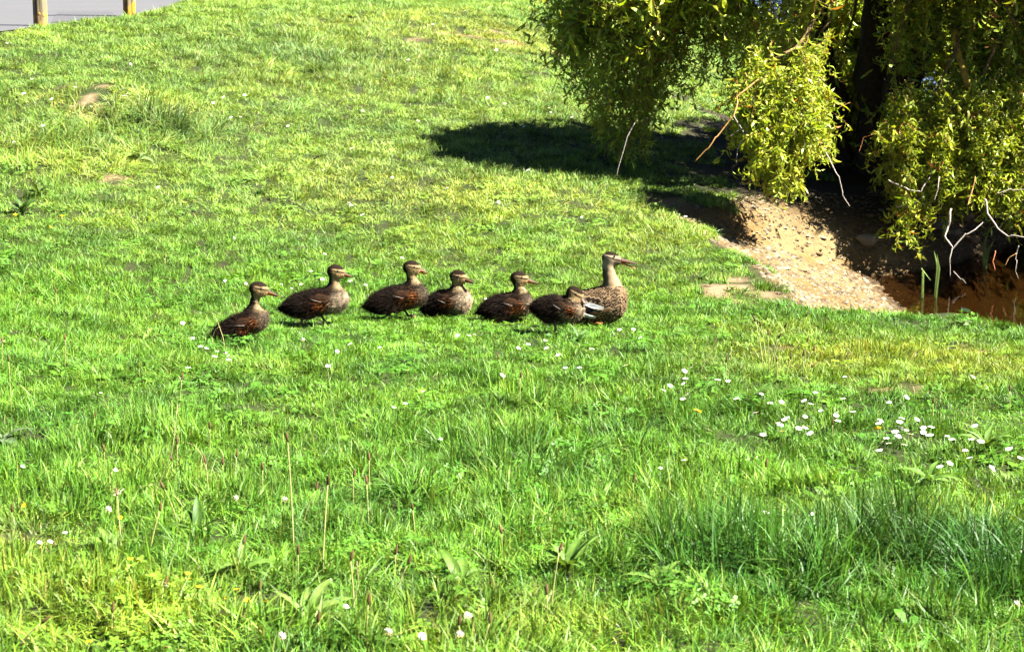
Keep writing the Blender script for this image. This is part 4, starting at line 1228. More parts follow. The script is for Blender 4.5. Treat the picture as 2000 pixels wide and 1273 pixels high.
# bare twigs, bleached white where dead
def bare(pts, rad, c, seed):
    P = np.concatenate([bend(at_depth(*pts[i]), at_depth(*pts[i + 1]), 7, .006, 0, seed + i)[(0 if i == 0 else 1):] for i in range(len(pts) - 1)])
    limb('bare_twig', P, rad, rad * .4, c, 5)
GW = np.array([.24, .21, .175]); OR = np.array([.30, .16, .05])
bare([(1488, 152, 13.8), (1440, 190, 13.75), (1432, 225, 13.7), (1400, 265, 13.7), (1382, 290, 13.7), (1358, 314, 13.7)], .007, OR, 1)
bare([(1440, 180, 13.8), (1410, 200, 13.85), (1384, 222, 13.9)], .004, RB, 2)
bare([(1432, 225, 13.7), (1448, 250, 13.7), (1455, 268, 13.7), (1441, 290, 13.68), (1440, 318, 13.66)], .005, GW, 3)
bare([(1484, 242, 13.75), (1455, 262, 13.7)], .004, GW, 4)
bare([(1470, 232, 13.72), (1448, 252, 13.72), (1425, 268, 13.72)], .003, GW, 5)
bare([(1607, 275, 13.9), (1616, 300, 13.85), (1636, 340, 13.8), (1645, 375, 13.8), (1660, 402, 13.8)], .006, GW, 6)
bare([(1612, 218, 13.9), (1635, 213, 13.9), (1660, 201, 13.9)], .003, OR, 7)
bare([(1740, 250, 14.55), (1705, 262, 14.50), (1687, 268, 14.50), (1676, 298, 14.47)], .004, RB * 1.5, 8)
bare([(1858, 408, 14.35), (1856, 430, 14.30), (1844, 462, 14.25), (1860, 485, 14.20), (1885, 458, 14.20), (1905, 448, 14.20), (1922, 430, 14.25)], .008, GW, 9)
bare([(1860, 485, 14.20), (1854, 505, 14.17), (1853, 540, 14.15)], .005, GW * .8, 10)
bare([(1862, 530, 14.15), (1875, 545, 14.13), (1884, 556, 14.11)], .004, GW * .8, 11)
bare([(1922, 390, 14.25), (1925, 410, 14.25), (1945, 440, 14.20), (1970, 460, 14.17), (2010, 466, 14.15)], .009, GW, 12)
bare([(1735, 352, 14.45), (1770, 368, 14.40), (1800, 372, 14.40), (1815, 350, 14.43), (1825, 325, 14.45)], .006, GW, 13)
bare([(1750, 402, 14.45), (1785, 400, 14.41), (1805, 385, 14.41)], .005, GW, 14)
bare([(1835, 345, 14.35), (1832, 370, 14.33), (1826, 395, 14.33)], .005, GW, 15)
bare([(1948, 380, 14.25), (1975, 372, 14.25), (2005, 368, 14.25)], .004, GW, 16)
bare([(1990, 480, 14.15), (1985, 505, 14.15), (1982, 530, 14.13), (1988, 545, 14.12)], .004, GW * .8, 17)
bare([(1985, 495, 14.15), (1970, 503, 14.15), (1962, 520, 14.13)], .003, OR, 18)
bare([(1944, 490, 14.15), (1938, 512, 14.13), (1943, 530, 14.11)], .004, np.array([.3, .10, .04]), 19)
bare([(1240, 240, 14.6), (1225, 270, 14.5), (1213, 310, 14.4), (1205, 345, 14.3)], .005, GW * .35, 20)
bare([(1105, 82, 15.0), (1088, 105, 15.0), (1062, 122, 15.0), (1042, 132, 15.0)], .004, OR * .6, 21)
bare([(1110, 130, 15.0), (1090, 150, 15.0), (1078, 185, 15.0)], .004, OR * .5, 22)
bare([(1010, 62, 15.2), (1050, 42, 15.2), (1080, 25, 15.2)], .003, OR * .5, 23)
bare([(1905, 345, 14.25), (1890, 400, 14.23), (1900, 370, 14.25)], .004, OR, 24)
twm = mesh('twigs', np.concatenate(twig_b.v) - W0, np.concatenate(twig_b.f), True); vcol(twm, np.concatenate(twig_b.c))
tag(obj('twigs', twm, M['twig'], willow), kind='stuff')
# leaves: narrow, twisted and curled
def leaf_template(curl, twist, seed):
    V = []
    for t, w in ((0, .05), (.22, .75), (.5, 1.0), (.78, .6), (1.0, .0)):
        a = curl * t; x_ = (math.sin(a) / curl if abs(curl) > .01 else t); z_ = ((1 - math.cos(a)) / curl if abs(curl) > .01 else 0)
        ww = w * .095; tw = twist * t; sy, sz_ = math.cos(tw) * ww, math.sin(tw) * ww
        V += [(x_, -sy, z_ - sz_), (x_, sy, z_ + sz_)] if t < 1 else [(x_, 0, z_)]
    return np.array(V), [(0, 1, 3, 2), (2, 3, 5, 4), (4, 5, 7, 6), (6, 7, 8)]
TPL = [leaf_template(c_, t_, 0) for c_, t_ in ((1.0, .8), (2.2, 1.4), (3.2, -1.6), (-1.6, 1.2), (4.2, 2.0), (1.6, -2.2))]
LR = np.concatenate(leaf_rec); print('leaves', len(LR))
rr = np.random.default_rng(3)
kind = rr.integers(0, len(TPL), len(LR))
lc = np.array([.27, .325, .025]) * rr.uniform(.7, 1.25, (len(LR), 1)) * np.stack([rr.uniform(.8, 1.25, len(LR)), np.ones(len(LR)), rr.uniform(.6, 1.6, len(LR))], -1)
lc[rr.uniform(size=len(LR)) < .02] = (.28, .11, .02)
cd = LR[:, 1] + .3 * LR[:, 0] * 0
vis = np.flatnonzero((LR[:, 1] < 14.9) & (LR[:, 2] < .75) & (np.abs(LR[:, 0] / LR[:, 1]) < .235))
near = vis[np.argsort(LR[vis, 1])[:900]]; single = set(rr.permutation(near)[:300].tolist())
LV, LF, LC = [], [], []; off = 0
smesh = {}
for k in range(len(TPL)):
    m_ = np.flatnonzero(kind == k); m_ = np.array([i for i in m_ if i not in single])
    T_, F_ = TPL[k]; nv = len(T_)
    d = LR[m_, 3:6]; nn = LR[m_, 6:9]; s_ = np.cross(nn, d)
    V_ = LR[m_, None, 0:3] - W0 + LR[m_, 9][:, None, None] * (T_[None, :, 0:1] * d[:, None] + T_[None, :, 1:2] * s_[:, None] + T_[None, :, 2:3] * nn[:, None])
    LV.append(V_.reshape(-1, 3)); LC.append(np.repeat(lc[m_], nv, axis=0))
    q4 = np.array([f_ if len(f_) == 4 else (*f_, f_[-1]) for f_ in F_])
    tri = np.array([(0, 1, 3), (0, 3, 2), (2, 3, 5), (2, 5, 4), (4, 5, 7), (4, 7, 6), (6, 7, 8)])
    LF.append((tri[None] + (off + nv * np.arange(len(m_)))[:, None, None]).reshape(-1, 3)); off += nv * len(m_)
me = mesh('crown', np.concatenate(LV), np.concatenate(LF), True); vcol(me, np.concatenate(LC))
tag(obj('crown', me, M['willow'], willow), kind='stuff')
for i in sorted(single):
    k = int(kind[i]); cidx = i % 4
    if (k, cidx) not in smesh:
        b = MB(); b.add(*TPL[k], np.array([.27, .325, .025]) * (.8 + .15 * cidx)); smesh[(k, cidx)] = b.mesh('leaf'); smesh[(k, cidx)].materials.append(M['willow'])
    o = obj('leaf', smesh[(k, cidx)], None, willow)
    d, nn = LR[i, 3:6], LR[i, 6:9]; s_ = np.cross(nn, d); l = LR[i, 9]
    mt = Matrix.Identity(4)
    for a in range(3): mt[a][0] = d[a] * l; mt[a][1] = s_[a] * l; mt[a][2] = nn[a] * l; mt[a][3] = LR[i, a] - W0[a]
    o.matrix_local = mt

# ---------------------------------------------------------------- water-side plants
def blade_plant(name, label, cat, root, blades, c, parts='leaf'):
    e = empty(name, root); tag(e, label, cat)
    root = np.asarray(root)
    for pts, w in blades:
        pts = np.array(pts) - root; n = len(pts); V_ = []
        for i, p in enumerate(pts):
            ww = w * (1 - (i / (n - 1)) ** 2 * .95) * (.8 if i == 0 else 1)
            V_ += [p + np.array([-ww, 0, 0]), p + np.array([0, -ww * .25, 0]), p + np.array([ww, 0, 0])]
        F_ = []
        for i in range(n - 1):
            for k in range(2): F_.append((3 * i + k, 3 * i + k + 1, 3 * i + k + 4, 3 * i + k + 3))
        b = MB(); b.add(V_, F_, c); obj(parts, b.mesh(parts), M['leafy'], e)
    return e
q = at_depth(1828, 552, 13.75); q[2] = WATER - .02
blade_plant('iris_plant', 'upright pale green iris blades standing in the water edge', 'plant', q, [
    ([q, at_depth(1832, 520, 13.75), at_depth(1824, 490, 13.75)], .012), ([q, at_depth(1834, 525, 13.72), at_depth(1830, 496, 13.7)], .010),
    ([q + np.array([-.08, 0, 0]), at_depth(1803, 530, 13.72), at_depth(1800, 524, 13.72), at_depth(1818, 548, 13.65)], .008), ([q + np.array([-.09, 0, 0]), at_depth(1802, 540, 13.72), at_depth(1801, 522, 13.72)], .007)], (.16, .24, .05))
q = at_depth(1845, 470, 15.2); q[2] = float(ground_z(q[0], q[1]))
blade_plant('iris_plant', 'dark green iris blades in the shade behind the forked white twig', 'plant', q, [
    ([q, at_depth(1846, 440, 15.1), at_depth(1850, 405, 15.1)], .016), ([q, at_depth(1842, 450, 15.1), at_depth(1838, 425, 15.1)], .012)], (.06, .11, .02))
q = at_depth(1925, 500, 14.9); q[2] = WATER - .02
blade_plant('iris_plant', 'dark iris blades leaning over the water at the frame edge', 'plant', q, [
    ([q, at_depth(1922, 480, 14.9), at_depth(1932, 445, 14.8)], .016), ([q, at_depth(1930, 490, 14.9), at_depth(1945, 462, 14.8)], .013)], (.06, .11, .02))
# ---------------------------------------------------------------- flowers and weeds in the turf
r = np.random.default_rng(77)
def daisy_parts(seed, open_=1.0):
    rr = np.random.default_rng(seed); b = MB(); n = 15
    for k in range(n):
        a = 2 * math.pi * k / n + rr.normal(0, .05); l = rr.uniform(.92, 1.08); w = .16; up = rr.uniform(.0, .2) + (1 - open_) * .9
        e = np.array([math.cos(a), math.sin(a), 0]); f = np.array([-math.sin(a), math.cos(a), 0]); z = np.array([0, 0, 1.0])
        b.add([e * .22 - f * w * .5, e * .22 + f * w * .5, e * .7 * l + f * w + z * up * .4, e * l + z * up * .5, e * .7 * l - f * w + z * up * .4], [(0, 1, 2, 3, 4)], (.80, .79, .76) if k % 5 else (.78, .66, .68))
    pet = b.mesh('petal_ring', False)
    b = MB(); V = [(0, 0, .16)] + [(.3 * math.cos(a), .3 * math.sin(a), .07) for a in np.linspace(0, 6.28, 9)[:-1]] + [(.26 * math.cos(a), .26 * math.sin(a), -.06) for a in np.linspace(0, 6.28, 9)[:-1]]
    b.add(V, [(0, 1 + k, 1 + (k + 1) % 8) for k in range(8)] + [(1 + k, 9 + k, 9 + (k + 1) % 8, 1 + (k + 1) % 8) for k in range(8)], (.55, .34, .01))
    cen = b.mesh('flower_centre')
    for me in (pet, cen): me.materials.append(M['flower'])
    return pet, cen
DAISY = [daisy_parts(i, (1, .95, .85)[i]) for i in range(3)]
def stem_mesh(h, lean, seed, rad=.0011, c=(.12, .20, .03), n=5):
    rr = np.random.default_rng(seed); t = np.linspace(0, 1, n)
    a = rr.uniform(0, 6.28); P = np.stack([lean * h * t ** 1.6 * math.cos(a), lean * h * t ** 1.6 * math.sin(a), h * t], -1)
    V, F = tube(P, np.linspace(rad * 1.2, rad, n), 4); b = MB(); b.add(V, F, c); me = b.mesh('stem'); me.materials.append(M['stalk'])
    return me, P[-1], P[-1] - P[-2]
STEMS = [stem_mesh(h, l, 10 + i) for i, (h, l) in enumerate([(.045, .2), (.06, .35), (.075, .25), (.09, .4), (.055, .5)])]
def flower(name, px, py, size, head, label, cat, group, tall=None, face=.5):
    """a stemmed flower whose head shows at the pixel"""
    st, tip, _ = STEMS[r.integers(0, len(STEMS))] if tall is None else STEMS[tall]
    q = hit(px, py)[0]; tt = q[1] / ray(px, py)[1]
    base = hit(px, py + tip[2] * .92 * FPX / tt)[0]
    root = empty(name, base, r.uniform(0, 6.28)); tag(root, label, cat, group)
    obj('stem', st, None, root)
    tl = Euler((r.normal(0, .3), r.normal(0, .3), r.uniform(0, 6.28)))
    for nm, me in head:
        o = obj(nm, me, None, root); o.location = tip; o.scale = (size,) * 3; o.rotation_euler = tl
    return root
def daisy(px, py, label, group, s=1.0):
    p, c = DAISY[r.integers(0, 3)]
    return flower('daisy', px, py, .0108 * s * r.uniform(.8, 1.15), (('petal_ring', p), ('flower_centre', c)), label, 'daisy', group)
D_REAR = [(345, 637), (344, 652), (393, 656), (370, 665), (388, 679), (404, 682), (429, 672), (422, 689), (438, 690), (427, 702), (458, 698), (458, 704), (383, 703), (382, 722), (399, 722), (441, 722)]
D_SECOND = [(437, 595), (446, 550), (467, 467), (547, 557), (563, 567), (571, 546), (582, 558), (588, 542), (600, 532), (618, 546), (629, 550), (629, 527), (633, 539), (636, 498), (674, 490), (698, 552), (709, 559), (697, 529), (793, 506), (856, 541), (940, 590)]
D_BELOW = [(678, 678), (667, 687), (754, 685), (901, 658), (905, 659), (928, 650), (928, 659), (973, 662), (1023, 676), (1035, 677), (1042, 675), (1015, 683), (1058, 684), (1068, 670), (1089, 694), (1162, 686), (1106, 631), (1116, 621), (1100, 616),
           (632, 719), (799, 726), (916, 740), (962, 740), (986, 738), (922, 784), (1100, 720), (1137, 724)]
D_MOTHER = [(1203, 659), (1208, 665), (1237, 648), (1251, 661), (1210, 646), (1225, 719)]
D_DRIFT = [(1342, 733), (1341, 742), (1340, 754), (1317, 757), (1297, 765), (1270, 773), (1262, 778), (1332, 780), (1346, 770), (1360, 764), (1396, 744), (1418, 747), (1368, 715), (1354, 720), (1430, 772), (1428, 783), (1484, 778), (1494, 776), (1498, 782), (1516, 788),
           (1506, 790), (1481, 811), (1522, 827), (1520, 838), (1528, 846), (1536, 834), (1549, 826), (1552, 842), (1563, 840), (1574, 832), (1570, 850), (1494, 851), (1565, 814), (1588, 816), (1590, 836), (1612, 811), (1627, 810), (1642, 816), (1639, 827),
           (1658, 804), (1670, 807), (1643, 746), (1661, 787), (1710, 811), (1718, 781), (1716, 791), (1754, 784), (1758, 789), (1578, 784), (1586, 792), (1606, 771)]
D_DRIFT2 = [(1717, 828), (1736, 829), (1744, 836), (1760, 840), (1754, 844), (1755, 825), (1766, 820), (1776, 824), (1786, 821), (1710, 862), (1725, 857), (1726, 867), (1744, 855), (1761, 854), (1780, 850), (1798, 846), (1796, 856), (1802, 838), (1812, 842), (1812, 856),
            (1824, 856), (1826, 830), (1792, 872), (1766, 875), (1709, 882), (1848, 862), (1858, 859), (1870, 866), (1885, 863), (1894, 884), (1902, 900), (1930, 866), (1876, 814), (1900, 838), (1896, 738), (1968, 886), (1988, 898), (1946, 913), (1928, 905), (1920, 916), (1859, 913), (1834, 915), (1801, 932)]
D_NEAR = [(1348, 904), (1291, 914), (1536, 1000), (1596, 1006), (1501, 1002), (1528, 994), (1735, 991), (1749, 986), (827, 770), (806, 790), (769, 804), (904, 824), (862, 862), (1181, 822), (66, 668), (220, 696), (209, 773), (35, 916), (223, 930), (239, 924), (223, 940), (234, 958), (123, 1048), (101, 1058), (73, 1061), (655, 1189)]
D_HUMMOCK = [(231, 177), (237, 191), (247, 191), (254, 187), (285, 199), (102, 198), (147, 174), (46, 186), (99, 226), (88, 249), (163, 202), (180, 209), (173, 212), (339, 247), (57, 150), (64, 156), (24, 279), (7, 279), (21, 86), (46, 83)]
D_SLOPE = [(260, 128), (295, 125), (301, 129), (469, 231), (458, 231), (421, 203), (440, 192), (477, 188), (490, 193), (562, 194), (553, 249), (668, 215), (682, 220), (624, 334), (626, 340), (677, 399), (684, 402), (498, 338), (311, 368), (368, 155), (666, 58),
           (885, 28), (916, 23), (851, 51), (811, 80), (867, 88), (893, 94), (975, 101), (794, 119), (759, 172), (951, 193), (971, 194), (992, 205), (1011, 212), (1074, 212), (1078, 222), (1051, 239), (1065, 244), (1014, 250), (1112, 231), (818, 240), (718, 219), (695, 292), (757, 307), (764, 349)]
D_SHADE = [(1065, 353), (1026, 334), (980, 398), (993, 399), (1088, 437), (1125, 428), (1165, 427), (1107, 419), (709, 422), (907, 449), (871, 369), (1340, 425), (1360, 435), (1325, 490)]
for lst, lab, grp, s in ((D_REAR, 'white daisy among those scattered round the rearmost duckling', 'daisies round the rearmost duckling', 1.1),
                         (D_SECOND, 'white daisy in the loose band behind the ducklings', 'daisies behind the ducklings', 1.1),
                         (D_BELOW, 'white daisy in the short turf just in front of the ducklings', 'daisies in front of the ducklings', 1.1),
                         (D_MOTHER, 'white daisy just ahead of the mother duck', 'daisies ahead of the mother duck', 1.1),
                         (D_DRIFT, 'white daisy in the thinner end of the daisy drift below the pond', 'thin end of the daisy drift', 1.1),
                         (D_DRIFT2, 'white daisy in the crowded end of the daisy drift at the picture edge', 'crowded end of the daisy drift', 1.15),
                         (D_NEAR, 'lone white daisy in the rank grass in front of the ducks', 'lone daisies in the rank grass', .85),
                         (D_HUMMOCK, 'tiny white daisy on or beside the grassy hummock below the posts', 'daisies on the hummock', 1.3),
                         (D_SLOPE, 'tiny white daisy dotted on the mown slope behind the ducks', 'daisies on the mown slope', 1.2),
                         (D_SHADE, 'tiny white daisy near the front edge of the willow shadow', 'daisies by the willow shadow', 1.2)):
    for px, py in lst: daisy(px, py, lab, grp, s)

# buttercups, dandelions
def cup(seed, n, c, w):
    rr = np.random.default_rng(seed); b = MB()
    for ring, (rad, up) in enumerate(((1, .35), (.7, .5)) if n > 6 else ((1, .5),)):
        for k in range(n):
            a = 2 * math.pi * (k + .5 * ring) / n; e = np.array([math.cos(a), math.sin(a), 0]); f = np.array([-math.sin(a), math.cos(a), 0]); z = np.array([0, 0, 1.0])
            b.add([e * .08, e * .6 * rad + f * w + z * up * .5, e * rad + z * up, e * .6 * rad - f * w + z * up * .5], [(0, 1, 2, 3)], c)
    me = b.mesh('petals', False); me.materials.append(M['flower']); return me
BUT = cup(1, 5, (.60, .40, .006), .38); DAN = cup(2, 16, (.62, .38, .006), .12)
for px, py in [(57, 996), (241, 1019), (248, 1101), (351, 1129), (386, 1149), (449, 1159), (437, 1171), (507, 1176), (500, 1182), (165, 1262), (236, 1051), (357, 1133), (244, 1097), (1790, 1003), (1680, 1001)]:
    flower('buttercup', px, py, .0095, (('petals', BUT),), 'small yellow buttercup low in the rank foreground grass', 'buttercup', 'buttercups in the rank grass')
for px, py in [(39, 422), (129, 426), (103, 446), (39, 450)]:
    flower('buttercup', px, py, .014, (('petals', BUT),), 'yellow flower on the leafy weed patch beside the picture edge', 'buttercup', 'yellow flowers on the weed patch')
flower('dandelion', 1380, 810, .019, (('petals', DAN),), 'orange-yellow dandelion among the thin end of the daisy drift', 'dandelion', None)
flower('dandelion', 1714, 839, .019, (('petals', DAN),), 'yellow dandelion in the crowded part of the daisy drift', 'dandelion', None)

# white clover heads
def clover_head(seed):
    rr = np.random.default_rng(seed); b = MB()
    for k in range(34):
        a = k * 2.4; z = 1 - 1.75 * (k + .5) / 34; q = math.sqrt(max(0, 1 - z * z)); d = np.array([q * math.cos(a), q * math.sin(a), z]); u, w = frame(d)
        c = np.array([.74, .70, .60]) if z > -.2 else np.array([.42, .28, .16])
        b.add([d * .35 - u * .12, d * .35 + u * .12, d * rr.uniform(.85, 1.1) + u * .10 + np.array([0, 0, .1]), d * rr.uniform(.9, 1.1) - u * .1 + np.array([0, 0, .1])], [(0, 1, 2, 3)], c * rr.uniform(.8, 1.1))
    me = b.mesh('flower_head', False); me.materials.append(M['flower']); return me
CLO = clover_head(1)
for px, py in [(565, 1258), (929, 1212), (837, 1253), (905, 1251), (745, 1251), (1455, 1029), (203, 1000), (485, 980), (552, 980), (599, 668), (470, 560), (1970, 1188)]:
    flower('clover_flower', px, py, .0105, (('flower_head', CLO),), 'round white clover head in the grass', 'clover', 'white clover heads', tall=int(r.choice([2, 3])))

# ribwort plantain: tall wiry stalks with brown heads, some ringed with pale stamens
def plantain_head(seed, ring):
    rr = np.random.default_rng(seed); n = 8; V = []; prof = [(0, .3), (.12, .8), (.3, 1), (.55, .95), (.8, .6), (1, .12)]
    for t, w in prof:
        for k in range(n):
            a = 2 * math.pi * k / n; V.append((.30 * w * math.cos(a) * rr.uniform(.85, 1.15), .30 * w * math.sin(a) * rr.uniform(.85, 1.15), t * 1.5))
    F = [(i * n + k, i * n + (k + 1) % n, (i + 1) * n + (k + 1) % n, (i + 1) * n + k) for i in range(len(prof) - 1) for k in range(n)] + [tuple(range((len(prof) - 1) * n, len(prof) * n))]
    b = MB(); b.add(V, F, (.085, .052, .018) if not ring else (.12, .07, .025)); me = b.mesh('seed_head'); me.materials.append(M['stalk'])
    out = [('seed_head', me)]
    if ring:
        b = MB()
        for k in range(22):
            a = 6.28 * k / 22 + rr.normal(0, .1); z = rr.uniform(.2, .75); e = np.array([math.cos(a), math.sin(a), 0]); f = np.array([-math.sin(a), math.cos(a), 0])
            p = e * rr.uniform(.5, .75) + np.array([0, 0, z]); o = e * .25 + np.array([0, 0, z])
            b.add([o - f * .02, o + f * .02, p + f * .02], [(0, 1, 2)], (.62, .54, .42)); b.add([p - f * .07, p + f * .07 + e * .02, p + f * .05 + e * .12, p - f * .07 + e * .1], [(0, 1, 2, 3)], (.72, .64, .50))
        me2 = b.mesh('stamens', False); me2.materials.append(M['flower']); out.append(('stamens', me2))
    return out
PH = [plantain_head(i, False) for i in range(3)]; PR = [plantain_head(10 + i, True) for i in range(2)]
def plantain(px, py, length, ring, label, group, dx=0.0, c=(.24, .26, .08)):
    """stalk from its root (length px below, dx px aside) to the head at the pixel"""
    base = hit(px + dx, py + length)[0]; tt = base[1] / ray(px, py + length)[1]
    tip = at_depth(px, py, tt) + np.array([0, 0, 0])
    root = empty('plantain_stalk', base); tag(root, label, 'plantain', group)
    t = np.linspace(0, 1, 6); L = tip - base; P = L * t[:, None]; P[:, 0] -= L[0] * (t - t ** 1.7) * .6
    V, F = tube(P, np.linspace(.0023, .0015, 6), 4); b = MB(); b.add(V, F, np.array(c) * r.uniform(.8, 1.2)); obj('stem', b.mesh('stem'), M['stalk'], root)
    d = Vector(P[-1] - P[-2]); q = d.to_track_quat('Z', 'Y')
    for nm, me in (PR[r.integers(0, 2)] if ring else PH[r.integers(0, 3)]):
        o = obj(nm, me, None, root); o.location = P[-1]; o.rotation_euler = (q @ Euler((r.normal(0, .15), r.normal(0, .15), r.uniform(0, 6))).to_quaternion()).to_euler(); o.scale = (.015, .015, .020)
    return root
for px, py, l, dx, w in [(721, 899, 60, 0, 0), (806, 996, 60, 5, 0), (1068, 1161, 50, 0, 0), (796, 1102, 70, -25, 0), (772, 1083, 50, 0, 0), (685, 1095, 120, 8, 0), (719, 1180, 80, -4, 0), (896, 1221, 50, 6, 0), (956, 1217, 60, -15, 0), (1236, 942, 60, 0, 0),
                         (616, 958, 70, -25, 0), (462, 893, 60, -5, 0), (435, 908, 60, 0, 0), (402, 905, 70, 5, 0), (513, 918, 55, 0, 0), (346, 868, 60, 0, 0), (336, 901, 50, 0, 0), (321, 955, 70, 25, 0), (312, 998, 90, -20, 0), (219, 1197, 50, 0, 0),
                         (475, 1063, 70, -15, 0), (582, 1083, 70, 0, 0), (23, 1000, 40, 0, 0), (621, 1215, 40, 0, 0), (204, 882, 50, 0, 0), (507, 1154, 50, 0, 0), (17, 706, 110, 5, 0), (184, 818, 45, 0, 0), (410, 838, 45, 0, 0), (322, 505, 25, 0, 0), (974, 702, 60, 12, 0), (1016, 738, 60, 0, 0)]:
    plantain(px, py, l, False, 'brown plantain head on a wiry stalk in the rank foreground grass', 'plantain stalks in the rank grass', dx)
for px, py, l, dx in [(690, 932, 70, 0), (716, 945, 90, 4), (980, 1042, 50, 0), (127, 664, 60, 0), (5, 670, 60, 0), (355, 742, 80, -6), (319, 1146, 50, -5), (1496, 912, 45, -12)]:
    plantain(px, py, l, True, 'plantain head ringed with pale stamens in the rank grass', 'ringed plantain stalks', dx)
plantain(562, 863, 230, False, 'tallest plantain stalk, straight and pale, in the foreground grass', None, 12, (.26, .27, .09))
plantain(640, 946, 180, False, 'tall pale plantain stalk beside the tallest one', None, -10, (.26, .27, .09))
plantain(1092, 1078, 120, True, 'plantain stalk rising from the broad-leaved clump below centre', None, -16)
plantain(229, 968, 130, True, 'straight pale plantain stalk with a white-ringed head near the crossed straws', None, 8, (.26, .27, .09))
plantain(80, 1217, 60, False, 'leaning plantain stalk in the lower corner of the lawn', None, -50, (.26, .2, .1))
plantain(109, 572, 35, True, 'short pale plantain stalk alone on the lawn behind the rearmost duckling', None, 2)
for px, py, l, dx in [(1476, 628, 90, 14), (1487, 637, 80, 10), (1532, 640, 70, -22), (1520, 660, 60, -15), (1588, 685, 45, -25), (1544, 702, 45, -10), (1584, 718, 30, -15), (1428, 676, 35, 0), (1418, 708, 30, 0), (1574, 618, 40, -20), (1576, 668, 40, -5), (1568, 696, 40, 0), (1518, 706, 40, 0), (1500, 655, 80, 2)]:
    plantain(px, py, l, False, 'dark plantain stalk in the sparse clump between the ducks and the daisy drift', 'plantain stalks between the ducks and the drift', dx)
for px, py, l, dx in [(1822, 788, 30, 0), (1626, 830, 30, 0), (1972, 764, 40, 0)]:
    plantain(px, py, l, False, 'short dark plantain stalk beside the daisy drift', 'plantain stalks beside the drift', dx)

# dry grass straws
def straw(pts, label, rad=.0016, c=(.42, .37, .18), head=False):
    b0 = hit(*pts[0])[0]; tt = b0[1] / ray(*pts[0])[1]
    P = [at_depth(x_, y_, tt - .02 * i) for i, (x_, y_) in enumerate(pts)]; P[0] = b0
    P = np.array(P); root = empty('grass_straw', b0); tag(root, label, 'straw')
    n = 12; t = np.linspace(0, len(P) - 1, n); Q = np.stack([np.interp(t, np.arange(len(P)), P[:, k]) for k in range(3)], -1) - b0
    V, F = tube(Q, np.linspace(rad, rad * .5, n), 4); b = MB(); b.add(V, F, c); obj('stem', b.mesh('stem'), M['stalk'], root)
    b = MB(); d = Q[-1] - Q[-3]; d /= np.linalg.norm(d); u, w = frame(d)
    for k in range(14):
        p = Q[-1] - d * .04 * k / 14; a = k * 2.4; e = (math.cos(a) * u + math.sin(a) * w) * .004 + d * .008
        b.add([p, p + e * .6 + u * .001, p + e, p + e * .6 - u * .001], [(0, 1, 2, 3)], np.array(c) * .8)
    obj('seed_head', b.mesh('seed_head', False), M['stalk'], root)
straw([(295, 980), (318, 925), (336, 885), (347, 790)], 'long pale straw leaning upright where two straws cross')
straw([(190, 968), (240, 958), (300, 945)], 'pale straw lying nearly flat across the leaning one')
straw([(408, 940), (395, 890), (380, 870), (362, 862)], 'bent straw arching over beside the crossed straws', c=(.30, .27, .10))
straw([(1362, 740), (1385, 690), (1405, 650), (1418, 600)], 'tall pale straw curving upright beyond the mother duck')
straw([(1345, 715), (1352, 680), (1362, 645)], 'short thin straw beside the tall curved one beyond the mother', rad=.0012)
straw([(1368, 705), (1376, 680), (1384, 655)], 'thin straw close against the foot of the tall curved one', rad=.0012)
straw([(1350, 945), (1325, 920), (1310, 895)], 'arched pale straw in the rank grass below the drift', c=(.34, .33, .14))
straw([(1560, 905), (1575, 885), (1588, 870)], 'short golden straw leaning below the daisy drift', c=(.45, .33, .12))
straw([(1895, 850), (1899, 815), (1902, 775)], 'upright pale straw beside the broad leaves at the picture edge')
straw([(682, 1225), (690, 1180), (700, 1140), (697, 1095)], 'pale kinked straw in front of the foreground plantains', c=(.36, .26, .16))
straw([(668, 900), (650, 800), (640, 720)], 'thin green-white straw standing in front of the second duckling', rad=.0013, c=(.26, .32, .12))
straw([(1160, 860), (1150, 800), (1140, 740)], 'thin straw standing in front of the mother duck', rad=.0012, c=(.26, .32, .12))
for i, pts in enumerate([[(440, 690), (436, 660), (424, 625), (412, 608)], [(418, 690), (414, 660), (420, 645), (428, 638)], [(472, 660), (462, 620), (452, 592)], [(480, 655), (470, 622), (461, 592)], [(486, 660), (476, 640), (474, 620)]]):
    straw(pts, ['arched pale straw with a drooping head across the rearmost duckling', 'short hooked straw in front of the rearmost duckling\'s tail', 'straight straw crossing the rearmost duckling\'s back', 'second straight straw beside the wing of the rearmost duckling', 'short straw under the rearmost duckling\'s wing'][i], rad=.0018, c=(.40, .36, .14))

# broad-leaved plants: each leaf its own part
def broad_leaf(l, w, arch, seed, c):
    """a lance-shaped leaf with a sunken midrib, along +X"""
    rr = np.random.default_rng(seed); V = []; n = 8; cc = []
    for i in range(n + 1):
        t = i / n; ww = w * .8 * max(.06, math.sin(math.pi * min(1, t ** .8)) ** .8) * (1 if t < .98 else .1); a = arch * t
        x_ = l * (math.sin(a) / arch); z_ = l * (math.cos(a * 1.0) - 1) / arch * 1.0
        wob = .12 * ww * math.sin(t * 11 + seed)
        V += [(x_, -ww, z_ + ww * .35 + wob), (x_, -ww * .5, z_ + ww * .12), (x_, 0, z_), (x_, ww * .5, z_ + ww * .12), (x_, ww, z_ + ww * .35 - wob)]
        cc += [c, np.array(c) * 1.05, np.array(c) * 1.5, np.array(c) * 1.05, c]
    F = [(5 * i + k, 5 * i + k + 1, 5 * i + k + 6, 5 * i + k + 5) for i in range(n) for k in range(4)]
    b = MB(); b.add(V, F, np.array(cc) * .72); me = b.mesh('leaf'); me.materials.append(M['leafy']); return me
LEAFM = {}
